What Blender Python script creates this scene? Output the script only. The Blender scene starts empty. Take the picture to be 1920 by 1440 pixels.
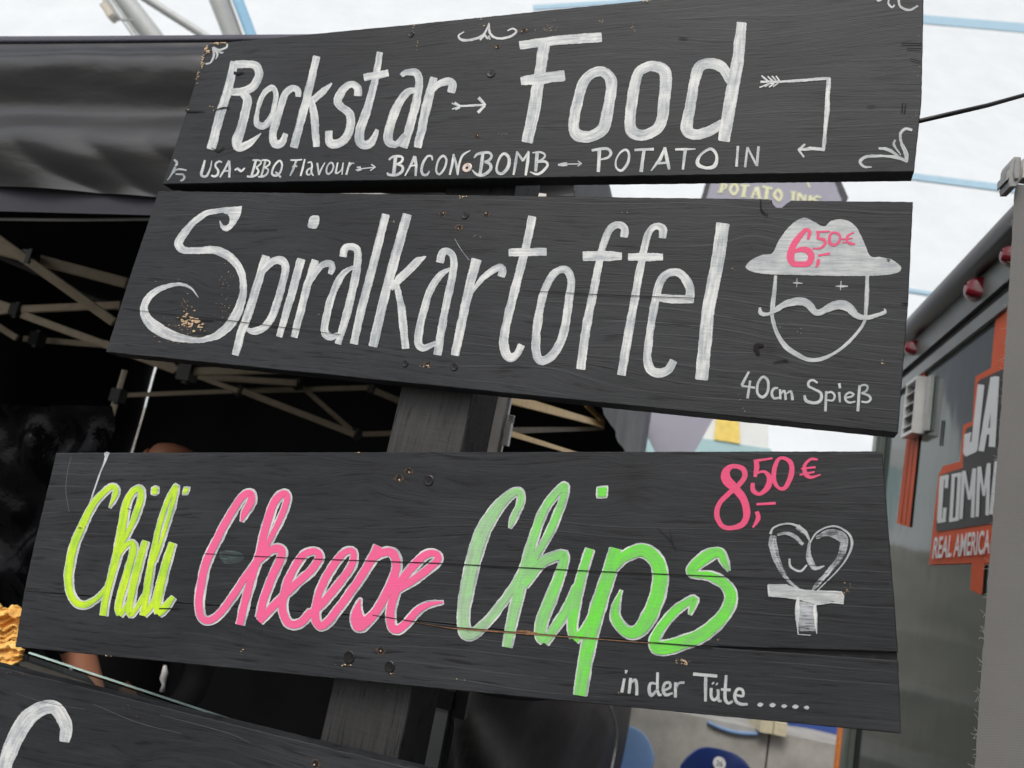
import bpy, bmesh, math, random
from mathutils import Vector, Matrix, noise

random.seed(11)
scene = bpy.context.scene
COL = scene.collection
RAD = math.radians

# ------------------------------------------------------------------ camera
FPX = 1442.0                      # focal length in pixels of a 1920 x 1440 frame
CAM = Vector((0, 0, 1.85))
up_c = Vector((1490, 7720, -1442)).normalized()      # world up seen by the camera
fw_c = Vector((0, 0, -1))
yy_c = (fw_c - fw_c.dot(up_c) * up_c).normalized()
xx_c = yy_c.cross(up_c)
ROT = Matrix((xx_c, yy_c, up_c))
cam_data = bpy.data.cameras.new('camera')
cam = bpy.data.objects.new('camera', cam_data)
COL.objects.link(cam)
cam.matrix_world = Matrix.Translation(CAM) @ ROT.to_4x4()
cam_data.sensor_width = 36
cam_data.lens = FPX / 1920 * 36
cam_data.clip_start = 0.02
cam_data.clip_end = 600
cam_data.dof.use_dof = True
cam_data.dof.focus_distance = 0.98
cam_data.dof.aperture_fstop = 6.4
scene.camera = cam

# ------------------------------------------------------------------ light
SUN_ELEV, SUN_AZ = 50, 205        # degrees; azimuth clockwise from +Y
world = bpy.data.worlds.new('World')
scene.world = world
world.use_nodes = True
wn, wl = world.node_tree.nodes, world.node_tree.links
wn.clear()
sky = wn.new('ShaderNodeTexSky')
sky.sky_type = 'NISHITA'
sky.sun_disc = False
sky.sun_elevation = RAD(SUN_ELEV)
sky.sun_rotation = RAD(SUN_AZ)
sky.dust_density = 4.0
hs = wn.new('ShaderNodeHueSaturation')
hs.inputs['Saturation'].default_value = 0.32
bgn = wn.new('ShaderNodeBackground')
bgn.inputs['Strength'].default_value = 0.15
wo = wn.new('ShaderNodeOutputWorld')
wl.new(sky.outputs[0], hs.inputs['Color'])
wl.new(hs.outputs[0], bgn.inputs['Color'])
wl.new(bgn.outputs[0], wo.inputs['Surface'])
sun_d = bpy.data.lights.new('sun', 'SUN')
sun_d.energy = 1.2
sun_d.angle = RAD(25)
sun_d.color = (1.0, 0.96, 0.9)
sun = bpy.data.objects.new('sun', sun_d)
COL.objects.link(sun)
_az, _el = RAD(SUN_AZ), RAD(SUN_ELEV)
sd = Vector((math.sin(_az) * math.cos(_el), math.cos(_az) * math.cos(_el), math.sin(_el)))
sun.rotation_euler = sd.to_track_quat('Z', 'Y').to_euler()
sun.location = sd * 20
scene.view_settings.view_transform = 'Standard'
scene.view_settings.look = 'None'
scene.view_settings.gamma = 1
scene.view_settings.exposure = 0.0
scene.cycles.max_bounces = 8
scene.cycles.use_denoising = True

# ------------------------------------------------------------------ geometry helpers
Z = Vector((0, 0, 1))
def ray(px, py):
    return ROT @ Vector(((px - 960) / FPX, -(py - 720) / FPX, -1))
def at(px, py, d):
    return CAM + ray(px, py) * d
def hit(px, py, o, n):
    r = ray(px, py)
    return CAM + r * ((o - CAM).dot(n) / r.dot(n))
def hdir(px, py):
    r = ray(px, py); r.z = 0
    return r.normalized()
def frame(x, y, z, o):
    m = Matrix((x, y, z)).transposed().to_4x4()
    m.translation = o
    return m

WM = {}
def empty(name, loc, label, cat, group=None, m=None):
    o = bpy.data.objects.new(name, None)
    COL.objects.link(o)
    o.empty_display_size = 0.1
    WM[o] = m if m is not None else Matrix.Translation(loc)
    o.matrix_basis = WM[o]
    o['label'] = label; o['category'] = cat
    if group: o['group'] = group
    return o
def mesh_obj(name, verts, faces, mat, parent=None, m=None, smooth=False, uvs=None, label=None, cat=None,
             group=None, kind=None, midx=None):
    """verts in world space; m = the object's own world matrix"""
    if m is None:
        if parent is not None: m = WM[parent]
        else:
            xs = [v[0] for v in verts]; ys = [v[1] for v in verts]; zs = [v[2] for v in verts]
            m = Matrix.Translation(((min(xs) + max(xs)) / 2, (min(ys) + max(ys)) / 2, min(zs)))
    inv = m.inverted()
    me = bpy.data.meshes.new(name)
    me.from_pydata([tuple(inv @ Vector(v)) for v in verts], [], faces)
    mats = mat if isinstance(mat, (list, tuple)) else [mat]
    for k in mats: me.materials.append(k)
    if midx:
        for p, i in zip(me.polygons, midx): p.material_index = i
    if smooth:
        for p in me.polygons: p.use_smooth = True
    if uvs is not None:
        ul = me.uv_layers.new(name='UVMap')
        for lp in me.loops: ul.data[lp.index].uv = uvs[lp.vertex_index]
    me.update()
    o = bpy.data.objects.new(name, me)
    COL.objects.link(o)
    WM[o] = m
    if parent is not None:
        o.parent = parent
        o.matrix_basis = WM[parent].inverted() @ m
    else: o.matrix_basis = m
    if label: o['label'] = label
    if cat: o['category'] = cat
    if group: o['group'] = group
    if kind: o['kind'] = kind
    return o

class MB:
    """collects shapes into one mesh (world coordinates)"""
    def __init__(s): s.v = []; s.f = []; s.mi = []; s.uv = []
    def add(s, vs, fs, mi=0, uv=None):
        b = len(s.v)
        s.v += [Vector(v) for v in vs]
        s.f += [tuple(i + b for i in f) for f in fs]
        s.mi += [mi] * len(fs)
        s.uv += uv if uv else [(0, 0)] * len(vs)
    def box(s, o, x, y, z, mi=0):
        """o corner, x y z edge vectors"""
        o, x, y, z = Vector(o), Vector(x), Vector(y), Vector(z)
        vs = [o, o + x, o + x + y, o + y, o + z, o + x + z, o + x + y + z, o + y + z]
        s.add(vs, [(0, 3, 2, 1), (4, 5, 6, 7), (0, 1, 5, 4), (1, 2, 6, 5), (2, 3, 7, 6), (3, 0, 4, 7)], mi)
    def bar(s, a, b, w, h=None, up=Z, mi=0):
        h = h or w
        a, b = Vector(a), Vector(b)
        d = (b - a).normalized()
        sx = d.cross(up)
        if sx.length < 1e-3: sx = d.cross(Vector((0, 1, 0)))
        sx.normalize(); sy = sx.cross(d).normalized()
        c = min(w, h) * .18
        prof = [(-w/2 + c, -h/2), (w/2 - c, -h/2), (w/2, -h/2 + c), (w/2, h/2 - c), (w/2 - c, h/2), (-w/2 + c, h/2), (-w/2, h/2 - c), (-w/2, -h/2 + c)]
        vs = [a + sx * p + sy * q for p, q in prof] + [b + sx * p + sy * q for p, q in prof]
        n = len(prof)
        s.add(vs, [(i, (i + 1) % n, n + (i + 1) % n, n + i) for i in range(n)] + [tuple(range(n))[::-1], tuple(range(n, 2 * n))], mi)
    def tube(s, pts, r, n=10, mi=0, caps=True):
        pts = [Vector(p) for p in pts]
        rs = r if isinstance(r, (list, tuple)) else [r] * len(pts)
        vs = []; prev = None
        for i, p in enumerate(pts):
            d = (pts[min(i + 1, len(pts) - 1)] - pts[max(i - 1, 0)]).normalized()
            a = prev - d * prev.dot(d) if prev is not None else d.cross(Z if abs(d.z) < .9 else Vector((1, 0, 0)))
            a.normalize(); prev = a; b = d.cross(a)
            vs += [p + (a * math.cos(t) + b * math.sin(t)) * rs[i] for t in [2 * math.pi * k / n for k in range(n)]]
        fs = [(i * n + k, i * n + (k + 1) % n, (i + 1) * n + (k + 1) % n, (i + 1) * n + k) for i in range(len(pts) - 1) for k in range(n)]
        if caps: fs += [tuple(range(n))[::-1], tuple(range((len(pts) - 1) * n, len(pts) * n))]
        s.add(vs, fs, mi)
    def prism(s, poly, d, mi=0, cham=0.0):
        """poly: flat list of points (front), d: vector to the back"""
        poly = [Vector(p) for p in poly]; d = Vector(d); n = len(poly)
        nrm = Vector((0, 0, 0))
        for i in range(n): nrm += poly[i].cross(poly[(i + 1) % n])
        nrm.normalize()
        if nrm.dot(d) > 0: poly.reverse(); nrm = -nrm
        if cham:
            front = []
            for i in range(n):
                e1 = (poly[i] - poly[i - 1]).normalized(); e2 = (poly[(i + 1) % n] - poly[i]).normalized()
                q = (nrm.cross(e1) + nrm.cross(e2))
                q = q.normalized() if q.length > 1e-4 else nrm.cross(e1)
                front.append(poly[i] + q * cham)
            mid = [p + d.normalized() * cham for p in poly]
            vs = front + mid + [p + d for p in poly]
            fs = [tuple(range(n))]
            for i in range(n):
                j = (i + 1) % n
                fs += [(i, n + i, n + j, j), (n + i, 2 * n + i, 2 * n + j, n + j)]
            fs.append(tuple(range(2 * n, 3 * n))[::-1])
        else:
            vs = poly + [p + d for p in poly]
            fs = [tuple(range(n)), tuple(range(n, 2 * n))[::-1]] + [(i, n + i, n + (i + 1) % n, (i + 1) % n) for i in range(n)]
        s.add(vs, fs, mi)
    def grid(s, fn, nu, nv, mi=0):
        vs = [fn(i / nu, j / nv) for j in range(nv + 1) for i in range(nu + 1)]
        s.add(vs, [(j * (nu + 1) + i, j * (nu + 1) + i + 1, (j + 1) * (nu + 1) + i + 1, (j + 1) * (nu + 1) + i) for j in range(nv) for i in range(nu)], mi,
              [(i / nu, j / nv) for j in range(nv + 1) for i in range(nu + 1)])
    def ball(s, c, rx, ry, rz, ax=None, nu=14, nv=9, mi=0):
        ax = ax or Matrix.Identity(3)
        vs = []
        for j in range(nv + 1):
            t = math.pi * j / nv
            for i in range(nu):
                p = 2 * math.pi * i / nu
                vs.append(Vector(c) + ax @ Vector((rx * math.sin(t) * math.cos(p), ry * math.sin(t) * math.sin(p), rz * math.cos(t))))
        s.add(vs, [(j * nu + i, (j + 1) * nu + i, (j + 1) * nu + (i + 1) % nu, j * nu + (i + 1) % nu) for j in range(nv) for i in range(nu)], mi)
    def build(s, name, mat, parent=None, m=None, smooth=False, **k):
        return mesh_obj(name, s.v, s.f, mat, parent, m, smooth, uvs=s.uv, midx=s.mi, **k)

# ------------------------------------------------------------------ material helpers
class NT:
    def __init__(s, name):
        s.m = bpy.data.materials.new(name); s.m.use_nodes = True
        s.t = s.m.node_tree; s.n = s.t.nodes; s.l = s.t.links
        s.b = s.n['Principled BSDF']
    def new(s, typ, **k):
        n = s.n.new(typ)
        for a, v in k.items(): setattr(n, a, v)
        return n
    def link(s, a, b): s.l.new(a, b)
    def val(s, sock, v):
        if hasattr(v, 'is_output'): s.l.new(v, sock)
        elif isinstance(v, (int, float)): sock.default_value = v
        else: sock.default_value = tuple(v) if len(v) != 3 or sock.type == 'VECTOR' else (*v, 1)
    def math(s, op, a, b=0.0, clamp=False):
        n = s.new('ShaderNodeMath', operation=op); n.use_clamp = clamp
        s.val(n.inputs[0], a); s.val(n.inputs[1], b)
        return n.outputs[0]
    def mix(s, f, a, b):
        n = s.new('ShaderNodeMix', data_type='RGBA')
        s.val(n.inputs[0], f); s.val(n.inputs[6], a); s.val(n.inputs[7], b)
        return n.outputs[2]
    def coord(s, kind='Object', scale=(1, 1, 1), loc=(0, 0, 0), rot=(0, 0, 0)):
        t = s.new('ShaderNodeTexCoord'); mp = s.new('ShaderNodeMapping')
        mp.inputs['Scale'].default_value = scale; mp.inputs['Location'].default_value = loc; mp.inputs['Rotation'].default_value = rot
        s.link(t.outputs[kind], mp.inputs['Vector'])
        return mp.outputs[0]
    def noise(s, vec, scale=1, detail=4, rough=.55, dist=0.0):
        n = s.new('ShaderNodeTexNoise')
        s.link(vec, n.inputs['Vector'])
        n.inputs['Scale'].default_value = scale; n.inputs['Detail'].default_value = detail
        n.inputs['Roughness'].default_value = rough; n.inputs['Distortion'].default_value = dist
        return n.outputs[0]
    def ramp(s, f, lo, hi):
        n = s.new('ShaderNodeMapRange'); n.clamp = True
        s.link(f, n.inputs[0]); n.inputs[1].default_value = lo; n.inputs[2].default_value = hi
        return n.outputs[0]
    def bump(s, h, dist=.001, strength=.5):
        n = s.new('ShaderNodeBump')
        s.link(h, n.inputs['Height']); n.inputs['Distance'].default_value = dist; n.inputs['Strength'].default_value = strength
        s.link(n.outputs[0], s.b.inputs['Normal'])
    def set(s, **k):
        for a, v in k.items(): s.val(s.b.inputs[a.replace('_', ' ')], v)
        return s

def plain(name, col, rough=.5, metal=0.0, var=.12, scale=30, bump=0.0, coat=0.0, bscale=None):
    t = NT(name)
    c = t.coord('Object')
    n = t.noise(c, scale, 5)
    f = t.ramp(n, .3, .7)
    t.set(Base_Color=t.mix(f, [x * (1 - var) for x in col], [min(1, x * (1 + var)) for x in col]), Roughness=rough, Metallic=metal)
    if coat: t.set(Coat_Weight=coat, Coat_Roughness=.08)
    if bump: t.bump(t.noise(c, bscale or scale * 2, 4), bump, .6)
    return t.m

def wood(name, seed, lo=(.0120, .0132, .0152), hi=(.056, .059, .064), knots=(), saw=False):
    """black stained softwood, grain along the object's x axis; knots = (x, z, lift, rx, rz, dark)"""
    t = NT(name)
    sh = (seed * 3.7, seed * 1.3, seed * 2.1)
    warp = t.noise(t.coord('Object', (1.9, 1, 9), sh), 1, 2, .5)
    wig = t.noise(t.coord('Object', (9, 1, 30), sh), 1, 2, .5)
    base = t.coord('Object', (1, 1, 1))
    sep = t.new('ShaderNodeSeparateXYZ'); t.link(base, sep.inputs[0])
    zz = t.math('ADD', t.math('ADD', sep.outputs[2], seed * .71), t.math('MULTIPLY', warp, .050))
    zz = t.math('ADD', zz, t.math('MULTIPLY', wig, .0028))
    dark = None
    for kx, kz, lift, rx, rz, dk in knots:
        dx = t.math('DIVIDE', t.math('SUBTRACT', sep.outputs[0], kx), rx)
        dz = t.math('DIVIDE', t.math('SUBTRACT', sep.outputs[2], kz), rz)
        d2 = t.math('ADD', t.math('MULTIPLY', dx, dx), t.math('MULTIPLY', dz, dz))
        g = t.math('EXPONENT', t.math('MULTIPLY', d2, -1.0))
        zz = t.math('ADD', zz, t.math('MULTIPLY', t.math('MULTIPLY', g, dz), lift * .55))
        g2 = t.math('MULTIPLY', t.math('EXPONENT', t.math('MULTIPLY', d2, -4.0)), dk)
        dark = g2 if dark is None else t.math('ADD', dark, g2, True)
    def vec(kx, kz, oy=0.0):
        c = t.new('ShaderNodeCombineXYZ')
        t.link(t.math('MULTIPLY', sep.outputs[0], kx), c.inputs[0]); t.link(t.math('MULTIPLY', zz, kz), c.inputs[2])
        t.link(t.math('ADD', t.math('MULTIPLY', sep.outputs[1], 40), oy), c.inputs[1])
        return c.outputs[0]
    fine = t.noise(vec(15, 250), 1, 4, .6)
    fibre = t.noise(vec(60, 780, 3.0), 1, 3, .6)
    soft = t.noise(vec(3.5, 55, 7.0), 1, 4, .55)
    rings = t.ramp(t.math('SINE', t.math('MULTIPLY', zz, 430.0)), .90, 1.0)
    ringm = t.ramp(t.noise(t.coord('Object', (3, 1, 12), sh), 1, 3, .5), .44, .60)
    ringf = t.math('MULTIPLY', rings, ringm)
    scuff = t.noise(t.coord('Object', (4, 1, 9), sh), 1, 6, .62)
    scf = t.ramp(scuff, .38, .72)
    f = t.math('ADD', t.math('MULTIPLY', t.ramp(fine, .32, .68), .27), t.math('MULTIPLY', scf, .30))
    f = t.math('ADD', f, t.math('MULTIPLY', t.ramp(fibre, .36, .7), .20))
    f = t.math('ADD', f, t.math('MULTIPLY', t.ramp(soft, .35, .7), .26))
    f = t.math('ADD', f, t.math('MULTIPLY', ringf, .34), True)
    col = t.mix(f, lo, hi)
    big = t.noise(t.coord('Object', (2.2, 1, 5), (sh[1], 0, sh[0])), 1, 3, .6)
    col = t.mix(t.math('MULTIPLY', t.ramp(big, .62, .36), .45), col, lo)
    pit = t.math('MULTIPLY', t.ramp(fine, .42, .35), .8)
    if dark is not None: pit = t.math('ADD', pit, t.math('MULTIPLY', dark, t.ramp(scuff, .3, .6)), True)
    col = t.mix(pit, col, (.008, .008, .009))
    h = t.math('ADD', t.math('MULTIPLY', fine, .8), t.math('ADD', t.math('MULTIPLY', fibre, .45), t.math('MULTIPLY', ringf, .25)))
    if saw:
        w = t.noise(t.coord('Object', (150, 1, 16), rot=(0, RAD(-52), 0)), 1, 4, .6)
        h = t.math('ADD', h, t.math('MULTIPLY', w, 1.0))
        spk = t.ramp(t.noise(t.coord('Object'), 150, 2, .5), .735, .76)
        col = t.mix(spk, col, (.22, .19, .14))
    t.set(Base_Color=col, Roughness=t.math('ADD', t.math('MULTIPLY', soft, .22), .44), Specular_IOR_Level=.30)
    t.bump(h, .0010, .55)
    return t.m

def paint(name, col, col2=None, cover=.40, thin=.72, grad=None, rough=.55):
    """brushed paint: streaks along the stroke (uv), thin and thick patches, the wood grain breaking through"""
    t = NT(name)
    st = t.noise(t.coord('UV', (1.5, 19, 1)), 1, 3, .6)
    st2 = t.noise(t.coord('UV', (2.4, 4.5, 1)), 1, 3, .55)
    gr = t.noise(t.coord('Object', (55, 1, 560)), 1, 3, .65)
    blot = t.noise(t.coord('Object', (34, 1, 30)), 1, 4, .6)
    c2 = col2 or [x * thin for x in col]
    if grad:
        sep = t.new('ShaderNodeSeparateXYZ'); t.link(t.coord('Object'), sep.inputs[0])
        g = t.ramp(t.math('ADD', sep.outputs[0], t.math('MULTIPLY', t.math('SUBTRACT', st2, .5), .16)), grad[0], grad[1])
        main = t.mix(g, grad[2], col); low = t.mix(g, [x * .72 for x in grad[2]], c2)
    else: main, low = col, c2
    f = t.math('ADD', t.math('MULTIPLY', t.ramp(st, .40, .60), .40), t.math('MULTIPLY', t.ramp(st2, .42, .58), .36))
    f = t.math('ADD', f, t.math('MULTIPLY', t.ramp(blot, .40, .60), .30))
    f = t.math('SUBTRACT', f, t.math('MULTIPLY', t.ramp(gr, .50, .36), .20), True)
    c = t.mix(f, low, main)
    worn = t.math('ADD', t.math('MULTIPLY', gr, .52), t.math('ADD', t.math('MULTIPLY', st, .22), t.math('MULTIPLY', blot, .26)))
    gap = t.ramp(worn, cover, cover - .05)
    c = t.mix(t.math('MULTIPLY', gap, .82), c, (.04, .041, .043))
    t.set(Base_Color=c, Roughness=rough, Specular_IOR_Level=.35)
    t.bump(t.math('ADD', t.math('MULTIPLY', st, .8), gr), .0006, .5)
    return t.m

def fabric(name, col, rough=.6, pitch=900, var=.3, bumpd=.0004, sheen=0.0):
    t = NT(name)
    w1 = t.new('ShaderNodeTexWave', bands_direction='X'); w2 = t.new('ShaderNodeTexWave', bands_direction='Z')
    c = t.coord('Object', rot=(0, RAD(12), 0))
    for w in (w1, w2):
        t.link(c, w.inputs['Vector']); w.inputs['Scale'].default_value = pitch / 20; w.inputs['Distortion'].default_value = .6
    wv = t.math('MULTIPLY', w1.outputs['Fac'], w2.outputs['Fac'])
    n = t.noise(t.coord('Object'), 14, 5)
    f = t.math('ADD', t.math('MULTIPLY', wv, .65), t.math('MULTIPLY', n, .5), True)
    t.set(Base_Color=t.mix(f, [x * (1 - var) for x in col], [min(1, x * (1 + var)) for x in col]), Roughness=rough, Sheen_Weight=sheen)
    t.bump(wv, bumpd, .6)
    return t.m
# ------------------------------------------------------------------ frames of the place
T_Y = hdir(1280, 1047)                 # away along the tent's and the trailer's side
T_X = T_Y.cross(Z)                     # to the right
S_X = -hdir(-2935, 312)                # along the sign boards, to the right
S_Y = Z.cross(S_X)                     # away behind the boards
S_O = at(900, 760, 0.95)
SROOT = Vector((S_O.x, S_O.y, 0))
SM = frame(S_X, S_Y, Z, SROOT)
def sp(px, py, off=0.0):
    """point of the sign plane, off metres behind the boards' faces"""
    return hit(px, py, S_O + S_Y * off, S_Y)

# ------------------------------------------------------------------ materials
M_POST = wood('black_stained_post', 9.0, (.022, .022, .023), (.090, .088, .086), saw=True)
M_WHITE = paint('white_brush_paint', (.80, .805, .785), (.36, .39, .42), .375)
M_CHALK = paint('white_marker', (.62, .64, .64), (.34, .365, .375), .385)
M_THIN = paint('thin_white_paint', (.56, .58, .60), (.20, .215, .23), .47)
M_FAINT = paint('dry_brushed_white', (.58, .60, .63), (.16, .17, .18), .485)
M_HAT = paint('hat_white_paint', (.62, .64, .63), (.36, .385, .41), .375)
M_PINK = paint('pink_paint', (.86, .085, .22), (.74, .10, .20), .32)
M_PINKL = paint('letter_pink_paint', (.95, .13, .33), (.86, .145, .31), .33)
M_LIME = paint('lime_paint', (.68, .92, .03), (.36, .66, .06), .33)

M_SCREW = plain('black_screw', (.035, .034, .034), .35, .7, .3, 300)
M_STEEL = plain('worn_screw', (.55, .47, .42), .4, .5, .2, 300)
M_HOLE = plain('hole_dark', (.006, .005, .005), .8)
M_RAW = plain('raw_wood', (.60, .43, .26), .75, 0, .35, 220)
M_RAWD = plain('bruised_wood', (.26, .13, .06), .75, 0, .4, 220)
M_CRACK = plain('crack_dark', (.007, .006, .006), .9)

# ------------------------------------------------------------------ strokes
def cr(p0, p1, p2, p3, t):
    return tuple(.5 * ((2 * b) + (c - a) * t + (2 * a - 5 * b + 4 * c - d) * t * t + (3 * b - a - 3 * c + d) * t ** 3) for a, b, c, d in zip(p0, p1, p2, p3))
class Paint:
    """brush strokes laid on a board's face; px() maps photo pixels to the face"""
    def __init__(s, px, nrm, step=.000012):
        s.px, s.nrm, s.step = px, nrm, step
        s.mb = MB(); s.k = 0
    def put(s, x, y, lift): return s.px(x, y) + s.nrm * lift
    def stroke(s, fr, pts, kind='S', grow=0.0, shift=(0, 0), base=.0004, jit=.85, wmul=1.0):
        x0, y0, sc = fr
        P = []; w = 20
        for p in pts:
            if len(p) > 2: w = p[2]
            P.append((x0 + p[0] / sc + shift[0], y0 + p[1] / sc + shift[1], max(.6, w / sc * wmul + grow)))
        closed = kind == 'C'
        out = []
        n = len(P)
        segs = n if closed else n - 1
        for i in range(segs):
            a, b = P[i], P[(i + 1) % n]
            L = math.hypot(b[0] - a[0], b[1] - a[1]); m = max(2, int(L / 3.0))
            pa = P[i - 1] if (closed or i > 0) else tuple(2 * u - v for u, v in zip(a, b))
            pd = P[(i + 2) % n] if (closed or i + 2 < n) else tuple(2 * v - u for u, v in zip(a, b))
            for k in range(m):
                t = k / m
                out.append(tuple(u + (v - u) * t for u, v in zip(a, b)) if kind == 'P' else cr(pa, a, b, pd, t))
        out.append(P[0] if closed else P[-1])
        if not closed and len(out) > 4:                      # slightly rounded brush ends
            for a, b in ((0, 1), (-1, -2)):
                o, q = out[a], out[b]
                w = o[2]; L = math.hypot(o[0] - q[0], o[1] - q[1]) or 1
                ux, uy = (o[0] - q[0]) / L, (o[1] - q[1]) / L
                e = (o[0] + ux * w * .06, o[1] + uy * w * .06, w * .80)
                if a == 0: out.insert(0, e)
                else: out.append(e)
        s.k += 1
        lift0 = base + s.k * s.step
        vs = []; uv = []; d = 0; ph = random.uniform(0, 50)
        N = len(out)
        for i, (x, y, w) in enumerate(out):
            a, b = out[max(i - 1, 0)], out[min(i + 1, N - 1)]
            if closed and (i == 0 or i == N - 1): a, b = out[-2], out[1]
            tx, ty = b[0] - a[0], b[1] - a[1]
            L = math.hypot(tx, ty) or 1
            nx, ny = -ty / L, tx / L
            if i: d += math.hypot(x - out[i - 1][0], y - out[i - 1][1])
            ends = closed and (i == 0 or i == N - 1)
            for sg in (-1, 1):
                j = jit * (noise.noise((d * .045 + ph, sg * 9, s.k)) * 1.5 + (random.uniform(-.5, .5) if not ends else 0)) * min(1, w / 7)
                h = w / 2 + j
                lift = lift0 + (i / N) * s.step * .8
                vs.append(s.put(x + nx * h * sg, y + ny * h * sg, lift))
                uv.append((d / 100, (sg * w / 2 + s.k * 57) / 100))
        s.mb.add(vs, [(2 * i, 2 * i + 1, 2 * i + 3, 2 * i + 2) for i in range(N - 1)], 0, uv)
    def fill(s, fr, pts, base=.0004, smooth=True, grow=0.0, rot=0.0, jit=.4):
        x0, y0, sc = fr
        P = [(x0 + p[0] / sc, y0 + p[1] / sc) for p in pts]
        n = len(P)
        out = []
        grow *= .5
        for i in range(n):
            a, b, c, d = P[i - 1], P[i], P[(i + 1) % n], P[(i + 2) % n]
            m = max(2, int(math.hypot(c[0] - b[0], c[1] - b[1]) / 3))
            for k in range(m):
                t = k / m
                q = cr(a, b, c, d, t) if smooth else (b[0] + (c[0] - b[0]) * t, b[1] + (c[1] - b[1]) * t)
                out.append((q[0] + random.uniform(-jit, jit), q[1] + random.uniform(-jit, jit)))
        if grow:
            area = sum(out[i - 1][0] * out[i][1] - out[i][0] * out[i - 1][1] for i in range(len(out)))
            sg = 1 if area > 0 else -1
            o2 = []
            for i in range(len(out)):
                a, b = out[i - 1], out[(i + 1) % len(out)]
                L = math.hypot(b[0] - a[0], b[1] - a[1]) or 1
                o2.append((out[i][0] + sg * (b[1] - a[1]) / L * grow, out[i][1] - sg * (b[0] - a[0]) / L * grow))
            out = o2
        s.k += 1
        lift = base + s.k * s.step
        ca, sa = math.cos(rot), math.sin(rot)
        # triangulated so that concave outlines stay right
        from mathutils.geometry import tessellate_polygon
        tri = tessellate_polygon([[Vector((x, y, 0)) for x, y in out]])
        s.mb.add([s.put(x, y, lift) for x, y in out], [tuple(t) for t in tri], 0,
                 [((x * ca + y * sa) / 100, (-x * sa + y * ca) / 100) for x, y in out])
    def many(s, fr, txt, **k):
        """'S x,y,w x,y ...' strokes separated by ';' (S spline, P straight, C closed, F filled, G filled with corners)"""
        for part in txt.split(';'):
            part = part.split()
            if not part: continue
            kind, pts = part[0], [tuple(float(q) for q in p.split(',')) for p in part[1:]]
            if kind in 'FG': s.fill(fr, pts, smooth=kind == 'F', **{a: b for a, b in k.items() if a in ('base', 'grow')})
            else: s.stroke(fr, pts, kind, **k)
    def build(s, name, mat, parent, label=None):
        return s.mb.build(name, mat, parent, label=label)

# ------------------------------------------------------------------ the signpost
post = empty('signpost', None, 'black wooden signpost with four hand lettered menu boards screwed to it', 'signpost', m=SM)
BOARD_T = .022
def rough_line(pts, amp=.35, step=9):
    out = []
    n = len(pts)
    for i in range(n):
        a, b = pts[i], pts[(i + 1) % n]
        m = max(1, int(math.hypot(b[0] - a[0], b[1] - a[1]) / step))
        for k in range(m):
            t = k / m
            j = 0 if k == 0 else amp
            out.append((a[0] + (b[0] - a[0]) * t + random.uniform(-j, j), a[1] + (b[1] - a[1]) * t + random.uniform(-j, j)))
    return out
BPOLY = {}
def board(polys, mat, along, label, thick=BOARD_T, knots=()):
    a, b = sp(*along[0]), sp(*along[1])
    bx = (b - a).normalized(); bz = bx.cross(S_Y)
    bz = bz if bz.z > 0 else -bz
    m = frame(bx, S_Y, bz, (a + b) / 2)
    mi = m.inverted(); kn = []
    for kx, ky, lift, rx, rz, dk in knots:
        q = mi @ sp(kx, ky); kn.append((q.x, q.z, lift, rx, rz, dk))
    mat = wood('black_stained_board_%d' % int(mat), mat, knots=kn)
    mb = MB()
    for p in polys:
        mb.prism([sp(x, y) for x, y in rough_line(p)], S_Y * thick, cham=.0009)
    o = mb.build('sign_board', mat, post, m, label=label)
    BPOLY[o] = polys
    return o
B1 = board([[(392, 82), (774, 45), (1200, 1), (1733, -54), (1732, 0), (1728, 190), (1714, 322), (1010, 333), (305, 345), (349, 210), (381, 104), (384, 90)]],
           1.0, ((345, 222), (1722, 140)), 'topmost black board with two words and a bent arrow', knots=[(470,262,.05,.035,.03,.1),(981,58,.01,.02,.012,1.0),(1450,120,.06,.12,.05,0),(620,250,.04,.07,.03,0),(1260,245,.02,.02,.012,.7),(700,110,.05,.10,.04,0)])
B2 = board([[(297, 358), (1440, 373), (1447, 374.5), (1449, 382), (1455, 388.5), (1466, 389), (1475, 381), (1484, 375.5), (1712, 378), (1703, 570), (1684, 812), (198, 660), (246, 510)]],
           2.0, ((247, 512), (1699, 590)), 'black board with one long word and a moustached face in a hat', .03, knots=[(400,565,.07,.045,.032,.15),(560,410,.05,.08,.03,0),(1440,655,.03,.03,.018,.9),(1420,400,.05,.04,.035,.3),(1200,520,.04,.12,.04,0),(1020,660,.05,.10,.03,0)])
B3 = board([[(105, 849), (1645, 846), (1655, 850), (1664, 965), (1675, 1100), (1684, 1223), (1573, 1219), (1336, 1212.5), (1007, 1188), (737, 1159), (300, 1128), (45, 1108), (64, 1020)],
            [(45, 1109), (300, 1129), (737, 1160), (1007, 1189), (1336, 1214), (1573, 1231), (1684, 1239), (1690, 1376), (900, 1299), (28, 1213)]],
           3.0, ((65, 1020), (1672, 1100)), 'black board lettered in lime, pink and green', knots=[(690,880,.05,.05,.022,.8),(1190,890,.03,.03,.02,.8),(1180,930,.02,.02,.015,.8),(340,1130,.05,.10,.025,.0),(900,960,.05,.11,.03,0),(1450,940,.02,.05,.03,.2),(170,1060,.03,.03,.02,.4)])
B4 = board([[(-60, 1236), (500, 1374), (1300, 1571), (1262, 1910), (-130, 1560)]],
           4.0, ((-95, 1400), (1280, 1740)), 'lowest black board with the top of a white letter', knots=[(250,1440,.04,.03,.02,.8),(420,1360,.06,.14,.04,0)])
BN = -S_Y
_bi = WM[B3].inverted()
M_GREEN = paint('green_paint', (.17, .80, .055), (.20, .56, .14), .33, grad=((_bi @ sp(850, 1060)).x, (_bi @ sp(1130, 1060)).x, (.45, .66, .42)))
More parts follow.
